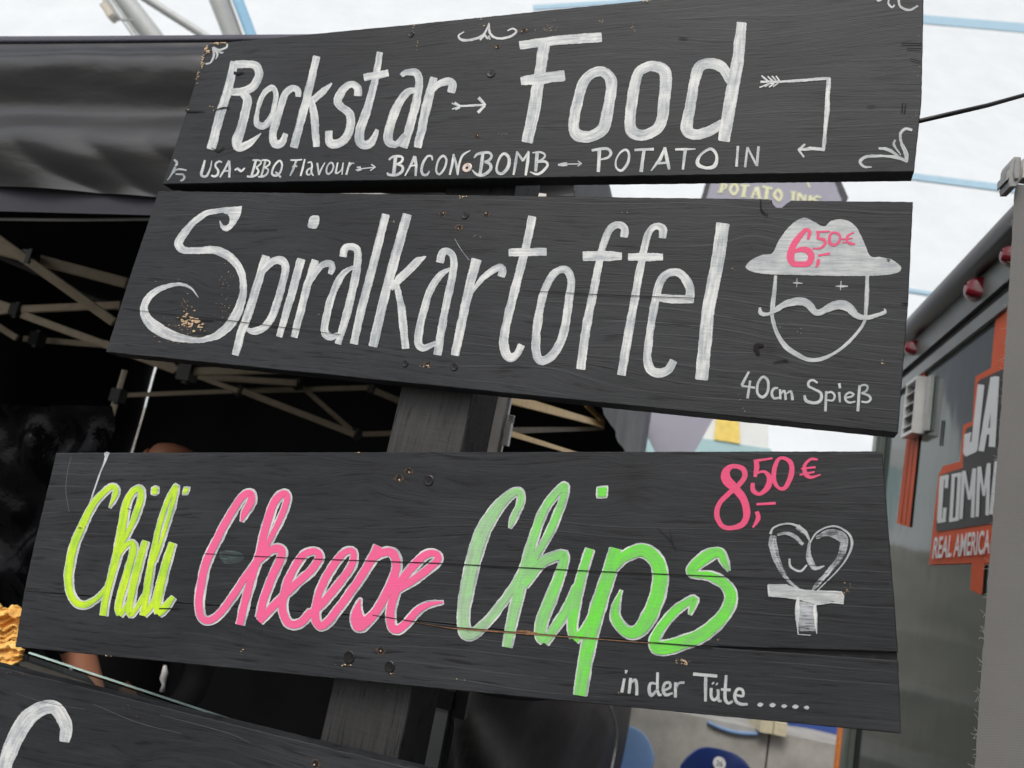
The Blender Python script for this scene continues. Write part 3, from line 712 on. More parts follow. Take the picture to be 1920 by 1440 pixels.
chips(B2, [(356, 602, 9, 6, 44, 2.2), (368, 612, 7, 6, 16, 2.4), (352, 580, 6, 14, 34, .8), (340, 618, 24, 11, 70, .7), (322, 634, 26, 6, 26, .8), (430, 530, 8, 25, 26, .8), (425, 575, 20, 6, 12, .7), (320, 525, 30, 2, 10, .6), (410, 600, 22, 10, 18, .7),
           (868, 370, 5, 1, 10, 1.6), (735, 416, 3, 1, 4, 1.0), (895, 446, 8, 2, 6, .9), (1175, 403, 4, 4, 5, .7), (1392, 756, 6, 14, 6, .7), (1461, 614, 2, 1, 3, 1.2), (1510, 622, 10, 3, 4, .9), (1655, 684, 1.5, 3, 5, 1.2), (800, 688, 5, 1.6, 8, 1.4), (1365, 503, 8, 3, 5, .7), (600, 590, 3, 1, 3, .7)])
chips(B3, [(1284, 1240, 8, 2.4, 16, 1.6), (1279, 1237, 4, 1.5, 6, 1.2), (1348, 1198, 2, 1, 3, 1.2), (1587, 1099, 4, 7, 10, 1.1), (1574, 1117, 3, 5, 9, 1.2), (454, 1208, 1.2, 12, 5, .9), (199, 1230, 4, .6, 5, 1.2), (1162, 1300, 2, 3, 3, .9), (678, 849, 4, .6, 5, 1.0), (655, 1247, 8, 1, 6, 1.2), (735, 1262, 5, 1, 4, .9), (860, 1284, 20, 8, 3, .8)])
chips(B3, [(151, 990, .6, .6, 2, 2.6)], M_RAWD)
chips(B4, [(60, 1262, 20, 2, 8, .8), (250, 1322, 60, 10, 7, .7)], M_RAWD)
def cracks(brd, txt, mat=M_CRACK, name='crack', **k):
    for one in txt.split(';'):
        p = Paint(sp, BN); p.many(PX, one, base=.0016, jit=.4, **k)
        p.build(name, mat, brd)
cracks(B1, 'P 349,209,3 365,210,3 385,209,1; P 405,207,1.2 420,203,3 432,202,1; S 398,278,1 410,284,3 422,276,1; P 1690,83,2 1728,83,2; P 1700,92,1.4 1727,93,1.8; P 1706,112,1.2 1726,117,1.8; P 1626,200,1.5 1642,200,1; S 1272,72,1 1282,73,2 1290,72,1; P 1692,195,2 1691,210,2; P 1698,195,1.6 1696,212,2; P 440,137,5 446,139,5 458,136,1.5')
cracks(B2, 'P 233,578,1 262,583,.8 420,600,1.3 640,628,.9; P 330,597,1.6 400,602,2; P 980,545,.8 1100,552,1.4 1305,560,1.2; P 430,432,.9 520,431,1.1; S 1426,375,2 1428,395,3 1440,405,2; P 1450,680,1.5 1475,676,3 1478,680,1; S 1422,665,6 1418,650,9 1432,648,4; P 1662,487,1.4 1668,489,3; P 1690,570,1.4 1702,570,3; P 870,470,.8 930,468,.8')
cracks(B3, 'P 385,1038,1.2 560,1047,1.5 820,1056,1.9 1110,1071,2.1 1400,1083,1.7 1560,1090,1.0 1668,1094,1; P 48,1108,1.6 85,1111,2.4 95,1112,1; P 300,1141,2 335,1141,2.5; S 240,953,1 250,957,1.3; P 700,1153,1.2 840,1175,2.2 1000,1188,2.0 1226,1205,2.2 1336,1213.5,3; S 1232,990,1 1258,1014,1.4 1268,1034,.8; P 1256,994,.8 1262,1022,1.4; S 808,848,.8 850,856,1.4 900,860,1')
cracks(B3, 'P 745,1160,1.6 850,1178,1.8 880,1180,3 1012,1190,1.6 1226,1206,1.2; P 968,1184,5 990,1186,8 1012,1189,3', M_RAWD, 'split_wood')

M_SMUDGE = paint('teal_smudge', (.10, .17, .17), (.04, .07, .07), .57)
lay(B3, 'paint_smudge', M_SMUDGE, PX, 'F 412,1036 430,1032 452,1036 458,1046 446,1056 424,1057 414,1048')
lay(B3, 'scratch', plain('faint_scratch', (.13, .13, .13), .7), PX, 'S 134,856,.9 127,885,1.0 124,920,1.0 130,960,.8', jit=.2)
lay(B2, 'scratch', M_THIN, PX, 'S 853,448,.8 866,470,1.0 880,488,.8', jit=.2)
lay(B4, 'scratch', plain('grey_scratch', (.10, .10, .10), .7), PX, 'S 175,1320,.8 260,1355,1.0 340,1375,.7; S 300,1340,.7 420,1372,.9 470,1392,.7; S 30,1300,.6 90,1318,.8 160,1330,.6', jit=.2)

# bare worn top edge of the lowest board
_q = [sp(x, y, o) + Z * .0006 for (x, y), o in (((-60, 1236), .0015), ((500, 1374), .0015), ((1300, 1571), .0015), ((1300, 1571), BOARD_T - .001), ((500, 1374), BOARD_T - .001), ((-60, 1236), BOARD_T - .001))]
_m = MB(); _m.add(_q, [(0, 1, 4, 5), (1, 2, 3, 4)]); _m.build('worn_edge', plain('worn_edge_wood', (.12, .095, .08), .8, 0, .4, 90), B4, label='brownish worn top edge')

# added dark strip behind the topmost board, hiding the valance highlight below it
_a, _b = sp(314, 341, BOARD_T + .001), sp(826, 333, BOARD_T + .001)
_m = MB(); _m.box(_a, _b - _a, S_Y * .045, Z * .05)
_m.build('masking_strip', plain('dark_masking_strip', (.030, .021, .016), .7, 0, .4, 60), post, WM[B1])
# ------------------------------------------------------------------ ground, terrace, stadium roof
M_GROUND = plain('asphalt', (.11, .108, .105), .85, 0, .25, 12, .004)
M_CONC = plain('weathered_concrete', (.42, .405, .37), .85, 0, .22, 5, .003, bscale=60)
def slab(name, pts, z, mat, kind):
    return mesh_obj(name, [Vector((x, y, z)) for x, y in pts], [(0, 1, 2, 3)], mat, kind=kind)
slab('ground', [(-120, -60), (120, -60), (120, 200), (-120, 200)], 0, M_GROUND, 'structure')

# terrace of the stand: riser, tread, next riser
rz = at(1400, 1362, 5.6).z
RO_ = at(1400, 1362, 5.6); rdirx = Vector((math.cos(RAD(-4)), math.sin(RAD(-4)), 0)); rdiry = Z.cross(rdirx)
tb = MB()
for k in range(5):
    o = Vector((RO_.x, RO_.y, 0)) - rdirx * 9 + rdiry * (k * .85)
    tb.box(o, rdirx * 18, rdiry * .849, Z * (rz + k * .0 + k * .42))
for k in range(-3, 4):
    p = hit(1440, 1400, RO_, rdiry) + rdirx * (k * 2.2); p.z = 0
    tb.box(p - rdiry * .003 - rdirx * .006, rdirx * .012, rdiry * .002, Z * (rz - .004), 1)
tb.build('concrete_terrace', [M_CONC, M_HOLE], kind='structure')

M_MEMB = NT('roof_membrane')
_n = M_MEMB.noise(M_MEMB.coord('Object'), .5, 6, .65)
_n2 = M_MEMB.noise(M_MEMB.coord('Object', (1, 1, 1)), 6, 4, .6)
M_MEMB.set(Base_Color=M_MEMB.mix(M_MEMB.math('ADD', M_MEMB.math('MULTIPLY', M_MEMB.ramp(_n, .35, .65), .6), M_MEMB.math('MULTIPLY', _n2, .4)), (.62, .665, .69), (.72, .75, .77)), Roughness=.7)
M_MEMB = M_MEMB.m
M_SEAM = plain('blue_seam', (.34, .50, .61), .6, 0, .06, 2)
stad = empty('stadium_roof', at(960, 1100, 26), 'white membrane stadium roof with pale blue seam bands and grey steel tubes', 'stadium roof')
MTILT = RAD(32)
mn = Vector((0, -math.cos(MTILT), math.sin(MTILT)))          # faces us and the sky
mo = Vector((0, 24, 0)); mu = Vector((0, math.sin(MTILT), math.cos(MTILT)))
mbm = MB()
mbm.grid(lambda u, v: mo + Vector(((u - .5) * 320, 0, 0)) + mu * (v * 85) + mn * (.02 * noise.noise((u * 9, v * 6, 0))), 60, 30)
mbm.build('membrane', M_MEMB, stad, smooth=True)
def mem(x, y, l=.06): return hit(x, y, mo + mn * l, mn)
for txt in ('P 1600,18,15 1733,36,16 1920,52,17 2200,72,18 3000,130,20', 'P 1560,312,11 1716,331,12 1890,353,13 2200,388,14 3000,478,16', 'P 1560,524,6 1700,543,7 1775,555,7 1990,580,8', 'P 1000,14,9 1150,4,8 1330,-12,8'):
    p = Paint(mem, mn); p.many(PX, txt, jit=.15)
    p.build('seam_band', M_SEAM, stad)
M_TUBE = plain('grey_steel_paint', (.50, .52, .51), .42, 0, .08, 3)
M_BLUE = plain('light_blue_steel', (.34, .62, .85), .45, 0, .06, 3)
def tube_px(name, a, b, wpx, d, mat, parent, ext=7.0, n=20):
    p, q = at(a[0], a[1], d), at(b[0], b[1], d)
    v = q - p
    mb = MB(); mb.tube([p - v * ext, p, q, q + v * ext], wpx / FPX * d / 2, n)
    return mb.build(name, mat, parent, smooth=True)
tube_px('steel_tube', (233, 0), (282, 63), 37, 13, M_TUBE, stad)
tube_px('steel_tube', (278, 0), (377, 63), 16, 13.5, M_TUBE, stad)
tube_px('steel_tube', (409, 0), (434, 63), 33, 14, M_TUBE, stad)
tube_px('cable_conduit', (211, 0), (255, 63), 5, 12.6, M_TUBE, stad, n=8)
tube_px('cable_conduit', (203, 0), (247, 63), 4, 12.6, M_TUBE, stad, n=8)
tube_px('cable_conduit', (429, 0), (452, 63), 5, 13.6, plain('dull_bracket', (.28, .27, .25), .6), stad, n=8)
p_, q_ = at(446, 0, 14.2), at(470, 63, 14.2)
bm_ = MB(); bm_.bar(p_ - (q_ - p_) * 7, q_ + (q_ - p_) * 7, 19 / FPX * 14.2, .3, up=Vector((0, 1, 0)))
bm_.build('blue_beam', M_BLUE, stad)
# floodlight on its bracket
M_LAMP = plain('lamp_housing', (.48, .47, .42), .5, .2, .1, 10)
M_LENS = plain('lamp_lens', (.75, .70, .58), .25)
fl = empty('floodlight', at(206, 25, 12.2), 'small box floodlight clamped to a grey roof tube', 'floodlight')
fx = (at(217, 40, 12.2) - at(203, 18, 12.2)).normalized(); fz = ROT @ Vector((0, 0, 1)); fy = fz.cross(fx)
fc = at(207, 22, 12.2)
b_ = MB(); b_.box(fc - fx * .14 - fy * .07 - fz * .08, fx * .28, fy * .13, fz * .16); b_.build('lamp_housing', M_LAMP, fl)
b_ = MB(); b_.box(fc - fx * .11 - fy * .05 + fz * .0815, fx * .22, fy * .09, fz * .01); b_.build('lens', M_LENS, fl)
b_ = MB(); b_.bar(at(211, 36, 12.2), at(250, 38, 12.4), .035, .03); b_.bar(at(195, 0, 12.2), at(203, 14, 12.2), .06, .05); b_.build('bracket', M_TUBE, fl)

# white stand wall with a teal skirting and a yellow panel, far behind
M_WALLW = plain('pale_wall', (.80, .82, .80), .7, 0, .04, 3)
M_TEAL = plain('teal_band', (.40, .58, .60), .6, 0, .05, 3)
M_YEL = plain('yellow_panel', (.88, .66, .17), .6, 0, .12, 9)
DW = 15.0
def wallp(x, y, l=0): return hit(x, y, at(1400, 830, DW) + Vector((0, -1, 0)) * l, Vector((0, -1, 0)))
wl_ = empty('barrier_wall', at(1400, 1100, DW), 'pale barrier wall with teal skirting and a yellow panel far behind the boards', 'wall')
def wpoly(name, pts, l, mat, th=.01):
    mb = MB(); mb.prism([wallp(x, y, l) for x, y in pts], Vector((0, th, 0))); mb.build(name, mat, wl_)
wpoly('wall_panel', [(1120, 760), (1440, 770), (1446, 1020), (1120, 1020)], 0, M_WALLW, .12)
wpoly('skirting', [(1120, 790), (1316, 822), (1339, 824.5), (1388, 833), (1446, 842), (1446, 900), (1120, 900)], .02, M_TEAL)
wpoly('yellow_panel', [(1346, 760), (1384, 760), (1388, 832), (1339, 824)], .05, M_YEL)

# ------------------------------------------------------------------ the black gazebo
M_BLK = plain('black_tent_cloth', (.009, .009, .011), .75, 0, .3, 6)
M_HEM = fabric('hem_webbing', (.036, .036, .048), .8, 1500, .35)
M_BIND = fabric('edge_binding', (.075, .073, .098), .8, 1300, .35)
M_ALU = plain('aluminium_bar', (.74, .70, .66), .38, .15, .08, 40)
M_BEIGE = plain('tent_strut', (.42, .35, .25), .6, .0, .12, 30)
M_STRUTLIT = plain('sunlit_strut', (.84, .52, .10), .4, .35, .1, 30)  # strut colour turned gold, outside light painted into it
M_JOINT = plain('black_joint', (.012, .012, .012), .45, 0, .2, 50)
M_LEG = plain('grey_leg', (.29, .295, .29), .42, .3, .08, 40)
def satin(name, col, rough, spec=.5):
    t = NT(name)
    n = t.noise(t.coord('Object', (1.6, 1.6, 5)), 2.2, 4, .5)
    t.set(Base_Color=col, Roughness=t.math('ADD', t.math('MULTIPLY', n, .15), rough), Specular_IOR_Level=spec)
    w = t.noise(t.coord('Object'), 260, 3, .5)
    t.bump(t.math('ADD', t.math('MULTIPLY', n, 3), t.math('MULTIPLY', w, .08)), .003, .5)
    return t.m
M_SATIN = satin('black_satin_cloth', (.020, .0195, .020), .24, .85)
M_SATIN2 = satin('charcoal_side_cloth', (.11, .114, .124), .5)

LEG = at(868, 1120, 1.28)
def tf(x, y, off=0): return hit(x, y, LEG - T_Y * off, T_Y)        # front plane of the gazebo
def ts(x, y, off=0): return hit(x, y, LEG + T_X * (.02 + off), T_X) # right side plane
gz = empty('gazebo', Vector((LEG.x, LEG.y, 0)), 'black pop-up gazebo with satin valance behind the signpost', 'gazebo')
zt = ts(1072, 62).z; zb = ts(1003, 400).z
FR = ts(1072, 62); FR0 = Vector((LEG.x, LEG.y, 0)) + T_X * .02
GD, GW = 3.3, 3.4
def gp(a, b, z): return FR0 + T_X * a + T_Y * b + Z * z       # a to the right (negative = left), b to the back
# valance: bulging satin with lengthwise folds
def vfun(u, v):
    x = -330 + u * (1078 + 330)
    yt = 79 + 2.5 * math.sin(u * 5 + 1); yb = 354 + 22 * max(0, min(1, (x) / 300.0)) * .9
    p = tf(x, yt + (yb - yt) * v)
    vv = v + .05 * noise.noise((u * 2.6, v * .8, 2.0)) + .018 * noise.noise((u * 9, v * 3, 5.0))
    kn = [(-.2, 0), (0, 0), (.19, .034), (.47, .004), (.72, .046), (1.02, .014), (1.3, .0)]
    for (a, fa), (c, fc) in zip(kn, kn[1:]):
        if a <= vv <= c:
            t = (vv - a) / (c - a); t = t * t * (3 - 2 * t); f = fa + (fc - fa) * t; break
    f += .0035 * noise.noise((u * 5, v * 6 + u * 2, 4.0)) + .0008 * noise.noise((u * 16, v * 14, 7.0))
    q = u * 9 - v * 3.2
    f += max(0, v - .55) * .05 * (abs(noise.noise((q, v * 2.5 + u * 3, 9.0))) - .2) + max(0, .35 - v) * .02 * abs(noise.noise((u * 12 + v * 3, v * 5, 3.0)))
    return p - T_Y * f
vm = MB(); vm.grid(vfun, 150, 70)
vm.build('valance', M_SATIN, gz, smooth=True)
hm = MB()
def hfun(u, v):
    x = -330 + u * (1078 + 330)
    y0 = 338 + 22 * max(0, min(1, (x) / 300.0)) * .9; y1 = 396 + 8 * max(0, min(1, x / 300.0))
    return tf(x, y0 + (y1 - y0) * v, .002 + .002 * math.sin(u * 40))
hm.grid(hfun, 90, 4); hm.build('hem', M_HEM, gz, smooth=True)
bd = MB()
def bfun(u, v):
    x = -330 + u * (1078 + 330); y0 = 67 + 1.5 * math.sin(u * 6) - u * 3; y1 = 81 + 2.5 * math.sin(u * 5 + 1)
    return tf(x, y0 + (y1 - y0) * v, .022 + .008 * math.sin(math.pi * v))
bd.grid(bfun, 90, 6); bd.build('edge_binding', M_BIND, gz, smooth=True)
eb = MB(); eb.tube([tf(x, 411 + 1.2 * math.sin(x * .012), -.03) for x in range(-330, 1000, 70)], .0042, 8)
eb.build('edge_bar', M_LEG, gz, smooth=True)
# right hand valance, running away from us, and the half wall under it
def sfun(u, v):
    b = u * GD
    z = zt - .01 + (zb - .12 + .006 * math.sin(u * 6) - (zt - .01)) * v
    w = .002 + .004 * v * (.3 + u)
    return gp(w * math.sin(b * 10 + math.sin(b * 4)) + .001 * math.sin(b * 31) * v + .02, b, z)
sm_ = MB(); sm_.grid(sfun, 260, 12); sm_.build('side_valance', M_SATIN2, gz, smooth=True)
zh = ts(1100, 1290).z
zc = hit(845, 1312, LEG, T_Y).z
def wfun(u, v):
    b = -.01 + u * (GD - .04)
    zt2 = zc + .03 + (1.10 - zc) * u ** .8
    z = .03 + (zt2 - .03) * v
    ang = math.atan2(max(.001, zc + .05 - z), b + .06)
    k = min(1, math.hypot(zc + .05 - z, b + .06) * 1.6)
    return gp(.004 + k * (.020 + .016 * math.sin(ang * 13 + 2 * noise.noise((ang * 2, 0, 1))) + .13 * u ** 1.6 + .012 * noise.noise((b * 2, z * 2, 5))), b, z)
wm_ = MB(); wm_.grid(wfun, 110, 70); wm_.build('half_wall', satin('black_half_wall_cloth', (.009, .009, .0095), .42, .32), gz, smooth=True)
wp = MB(); wp.tube([ts(x, y, .15) for x, y in ((1128, 1290), (1146, 1330), (1153, 1352), (1156, 1375), (1154, 1400), (1149, 1430), (1143, 1460))], .0055, 6); wp.build('wall_piping', plain('grey_piping', (.7, .7, .7), .6), gz, smooth=True)
# roof and closed sides
apex = gp(-GW / 2, GD / 2, zt + .75)
c4 = [gp(.0, 0, zt), gp(.0, GD + .12, zt - .05), gp(-GW - .12, GD + .12, zt - .05), gp(-GW - .12, 0, zt - .02)]
rf_ = MB(); rf_.add(c4 + [apex], [(0, 1, 4), (1, 2, 4), (2, 3, 4), (3, 0, 4)]); rf_.build('canopy', M_BLK, gz)
def wall_grid(name, o, d, mat):
    mb = MB()
    nrm = d.cross(Z).normalized(); L = d.length
    mb.grid(lambda u, v: o + d * u + Z * (v * (zt + .0)) + nrm * (.03 * math.sin(u * L * 9 + 2 * noise.noise((u * 5, v, 1))) * (1 - v * .7) + .02 * noise.noise((u * 8, v * 6, 3))), 70, 24)
    mb.build(name, mat, gz, smooth=True)
wall_grid('back_wall', gp(-GW, GD, 0), T_X * GW, M_BLK)
wall_grid('side_wall', gp(-GW, 0, 0), T_Y * GD, M_BLK)
# legs: the one beside the signpost is an aluminium profile with a clamp
def vert(px, py, d, z0, z1):
    p = at(px, py, d); return Vector((p.x, p.y, z0)), Vector((p.x, p.y, z1))
LW = .034
l0 = Vector((LEG.x, LEG.y, 0))
zc = hit(845, 1312, LEG, T_Y).z
lm = MB(); lm.box(l0 - T_X * LW / 2 - T_Y * LW / 2, T_X * LW, T_Y * LW, Z * (zc - .004)); lm.build('leg', M_LEG, gz)
lm = MB()
lm.box(l0 + Z * (zc) - T_X * .0125 - T_Y * .0125, T_X * .025, T_Y * .025, Z * (zt - zc - .04))
lm.box(l0 + Z * (zc) - T_X * .0125 + T_X * .0252, T_X * .004, T_Y * .010, Z * (zt - zc - .05)); lm.build('leg_upper_tube', M_ALU, gz)
cm = MB()
cm.box(l0 + Z * (zc - .012) - T_X * .0215 - T_Y * .0215, T_X * .043, T_Y * .043, Z * .03)
cm.box(l0 + Z * (zc - .022) + T_X * .0215 - T_Y * .012, T_X * .022, T_Y * .02, Z * .042)
cm.box(l0 + Z * (zc + .004) - T_X * .023 - T_Y * .023, T_X * .046, T_Y * .046, Z * .006)
cm.build('leg_clamp', M_JOINT, gz)
ck = MB()
zk0, zk1 = hit(944, 835, LEG, T_Y).z, hit(948, 775, LEG, T_Y).z
ck.box(l0 + Z * zk0 + T_X * .0175 - T_Y * .008, T_X * .010, T_Y * .016, Z * (zk1 - zk0) * .7)
for k in range(4): ck.box(l0 + Z * (zk0 + (zk1 - zk0) * (.72 + .07 * k)) + T_X * .0175 - T_Y * .006, T_X * .011, T_Y * .012, Z * .002)
ck.build('clip', M_ALU, gz)
# scissor struts seen inside: (px, py) ends, distance, width in px
bars = [((-30, 430), (214, 604), 2.25, 15, M_BEIGE), ((-40, 458), (238, 531), 2.3, 17, M_BEIGE), ((42, 580), (226, 572), 3.0, 12, M_BEIGE), ((42, 590), (202, 648), 3.0, 12, M_BEIGE),
        ((-40, 556), (22, 578), 3.0, 12, M_BEIGE), ((-20, 586), (22, 582), 3.0, 10, M_BEIGE), ((45, 635), (205, 648), 3.6, 9, M_BEIGE), ((-30, 595), (32, 634), 3.5, 10, M_BEIGE),
        ((236, 741), (446, 733), 3.7, 7, M_BEIGE), ((196, 645), (330, 694), 2.7, 13, M_BEIGE), ((360, 697), (560, 692), 2.7, 13, M_BEIGE), ((374, 706), (556, 718), 3.4, 10, M_BEIGE),
        ((448, 733), (692, 727), 3.5, 8, M_BEIGE), ((455, 733), (664, 814), 3.4, 10, M_BEIGE), ((561, 720), (664, 811), 3.5, 8, M_BEIGE), ((370, 705), (446, 733), 3.3, 8, M_BEIGE),
        ((703, 733), (760, 756), 3.4, 10, M_BEIGE), ((680, 814), (760, 812), 3.5, 8, M_BEIGE), ((310, 676), (334, 694), 2.7, 10, M_BEIGE)]
for a, b, d, w, m in bars:
    mb = MB(); mb.bar(at(a[0], a[1], d), at(b[0], b[1], d), w / FPX * d * .7, w / FPX * d * 1.18)
    mb.build('strut', m, gz)
def tin(x, y, off): return hit(x, y, FR0 - T_X * off, T_X)
for a, b, w, off, m in [((925, 739), (1131, 796), 13, .03, M_STRUTLIT), ((1098, 758), (1131, 790), 9, .05, M_STRUTLIT), ((925, 808), (1131, 803), 8, .10, M_BEIGE), ((925, 803), (1100, 857), 8, .06, M_STRUTLIT)]:
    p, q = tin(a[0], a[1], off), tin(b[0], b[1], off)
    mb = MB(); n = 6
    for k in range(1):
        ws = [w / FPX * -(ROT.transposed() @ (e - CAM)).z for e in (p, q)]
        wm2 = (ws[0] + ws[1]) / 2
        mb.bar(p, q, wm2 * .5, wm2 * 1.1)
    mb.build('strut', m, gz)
for x, y, d, s in ((56, 484, 2.26, .034), (32, 582, 3.0, .04), (352, 699, 2.7, .05), (448, 733, 3.45, .035), (558, 721, 3.45, .035), (222, 742, 3.1, .045), (70, 636, 3.5, .05), (668, 814, 3.5, .035), (697, 730, 3.5, .03)):
    mb = MB(); c = at(x, y, d)
    mb.box(c - T_X * s / 2 - T_Y * s / 2 - Z * s * .6, T_X * s, T_Y * s, Z * s * 1.2); mb.bar(c - Z * s * .8, c + Z * s * .8, s * .5)
    mb.build('strut_joint', M_JOINT, gz)
mb = MB(); mb.bar(at(234, 694, 3.1), at(224, 728, 3.1), .021); mb.bar(at(217, 752, 3.1), at(150, 975, 3.1), .024); mb.build('inner_pole', plain('pale_pole', (.75, .66, .52), .4, .2), gz)

# ------------------------------------------------------------------ counter with its glass screen, fried potatoes
M_GLASS = NT('screen_glass'); M_GLASS.set(Base_Color=(.80, .95, .90), Roughness=.02, Transmission_Weight=1.0, IOR=1.45); M_GLASS = M_GLASS.m
M_GEDGE = plain('glass_edge', (.55, .72, .66), .25, 0, .15, 60)
cn = empty('serving_counter', SROOT + S_X * -.7 + S_Y * .3, 'black serving counter hidden behind the lowest board', 'counter')
OFFG = .20
ga, gb = sp(33, 1234, OFFG), sp(640, 1424, OFFG)
gzt = (ga.z + gb.z) / 2
def cpt(a, b, z): return Vector((ga.x, ga.y, 0)) + S_X * a + S_Y * b + Z * z
b_ = MB(); b_.box(cpt(-.75, .012, 0), S_X * 1.62, S_Y * .6, Z * (gzt - .28)); b_.build('counter_body', M_BLK, cn)
b_ = MB(); b_.box(cpt(-.78, .004, gzt - .279), S_X * 1.68, S_Y * .63, Z * .022); b_.build('counter_top', plain('counter_top_dark', (.03, .03, .03), .3), cn)
gs = empty('glass_screen', cpt(0, 0, gzt - .257), 'greenish glass screen standing on the counter edge', 'glass screen')
b_ = MB(); b_.box(cpt(-.012, .03, gzt - .256), S_X * .86, S_Y * .007, Z * .250); b_.build('pane', M_GLASS, gs)
b_ = MB(); b_.box(cpt(-.012, .0295, gzt - .0025), S_X * .86, S_Y * .0036, Z * .0022); b_.build('polished_edge', M_GEDGE, gs)
b_ = MB(); b_.box(cpt(-.012, .018, gzt - .022), S_X * .86, S_Y * .010, Z * .006); b_.build('rail', plain('dark_rail', (.05, .045, .038), .5), gs)
M_CHIP = NT('fried_potato')
_n = M_CHIP.noise(M_CHIP.coord('Object'), 60, 5)
M_CHIP.set(Base_Color=M_CHIP.mix(M_CHIP.ramp(_n, .35, .68), (.72, .33, .06), (1.0, .66, .20)), Roughness=.7, Subsurface_Weight=.15, Subsurface_Radius=(.01, .005, .002), Subsurface_Scale=.4)
M_CHIP.bump(M_CHIP.noise(M_CHIP.coord('Object', (1, 1, 2.2)), 120, 5), .004, .8); M_CHIP = M_CHIP.m
chip_spots = [(-6, 1160, 1.50, 31, .2, 11, 'topmost curled golden fried potato slice beside the lime lettering'), (-4, 1198, 1.465, 27, .9, 4, 'crumpled golden fried potato slice in the middle of the pile'), (-2, 1226, 1.44, 27, .5, 8, 'lowest golden fried potato slice resting by the glass screen'), (-62, 1205, 1.49, 34, 1.4, 5, 'golden fried potato slice at the frame edge')]
for i, (x, y, d, r, ph, sd_, lab) in enumerate(chip_spots):
    c = at(x, y, d); R_ = r / FPX * d * 1.25
    ex, ez, ey = ROT @ Vector((1, 0, 0)), ROT @ Vector((0, 1, 0)), ROT @ Vector((0, 0, -1))
    def cf(u, v, c=c, R_=R_, ph=ph, sd_=sd_):
        x, y = (u - .5) * 2, (v - .5) * 2
        wob = noise.noise((x * 2.2, sd_, 1)) ; rag = noise.noise((x * 7, sd_, 5 + (y > 0)))
        y2 = y * (1 - .45 * abs(x) ** 4 + .16 * rag)
        ridge = math.sin(y * (8 + 2 * ph) + 3.2 * noise.noise((x * 1.6, y * .8, sd_)))
        dep = R_ * (.14 * ridge + .42 * noise.noise((x * 1.2 + sd_, y * 1.3, 2)) + .12 * noise.noise((x * 4, y * 5, sd_)))
        return c + ex * (x * R_ * 1.25 + .16 * R_ * noise.noise((y * 4, sd_, x * 2))) + ez * (y2 * R_ * .62 + .30 * R_ * wob) + ey * dep
    mb = MB(); mb.grid(cf, 60, 44)
    o = mb.build('fried_potato_slice', M_CHIP, smooth=True, label=lab, cat='fried potato', group='fried potato slices on the counter')
    so = o.modifiers.new('thick', 'SOLIDIFY'); so.thickness = .0035

_tc = at(-25, 1262, 1.47); _tz = gzt - .257
_m = MB(); _m.box(Vector((_tc.x, _tc.y, _tz)) - S_X * .09 - S_Y * .05, S_X * .15, S_Y * .11, Z * (_tc.z - _tz - .004))
_m.box(Vector((_tc.x, _tc.y, _tc.z - .004)) - S_X * .095 - S_Y * .055, S_X * .16, S_Y * .12, Z * .004)
_m.build('display_stand', M_BLK, label='small black display stand under the fried potato slices', cat='stand')

# ------------------------------------------------------------------ people at the stall
M_SKIN = NT('skin'); M_SKIN.set(Base_Color=(.44, .19, .11), Roughness=.55, Subsurface_Weight=.2, Subsurface_Radius=(.02, .008, .004), Subsurface_Scale=.5); M_SKIN = M_SKIN.m
M_SHIRT = plain('black_shirt', (.012, .012, .014), .8, 0, .3, 12, .004)
M_GLOVE = plain('black_glove', (.016, .017, .018), .38, 0, .2, 40, .002)
def skin_mesh(J, E, root, sub=2):
    """J name -> (point, radius); E edges; one continuous surface from the Skin modifier"""
    names = list(J); idx = {n: i for i, n in enumerate(names)}
    me = bpy.data.meshes.new('tmp'); me.from_pydata([tuple(J[n][0]) for n in names], [(idx[a], idx[b]) for a, b in E], [])
    ob = bpy.data.objects.new('tmp', me); COL.objects.link(ob)
    ob.modifiers.new('s', 'SKIN')
    if not me.skin_vertices: return None
    for n in names:
        sv = me.skin_vertices[0].data[idx[n]]; r = J[n][1]
        sv.radius = r if isinstance(r, tuple) else (r, r); sv.use_root = n == root
    ob.modifiers[0].use_smooth_shade = True
    ss = ob.modifiers.new('d', 'SUBSURF'); ss.levels = sub; ss.render_levels = sub
    dg = bpy.context.evaluated_depsgraph_get()
    ev = ob.evaluated_get(dg); m2 = bpy.data.meshes.new_from_object(ev)
    vs = [v.co.copy() for v in m2.vertices]; fs = [tuple(p.vertices) for p in m2.polygons]
    bpy.data.objects.remove(ob); bpy.data.meshes.remove(me); bpy.data.meshes.remove(m2)
    return vs, fs
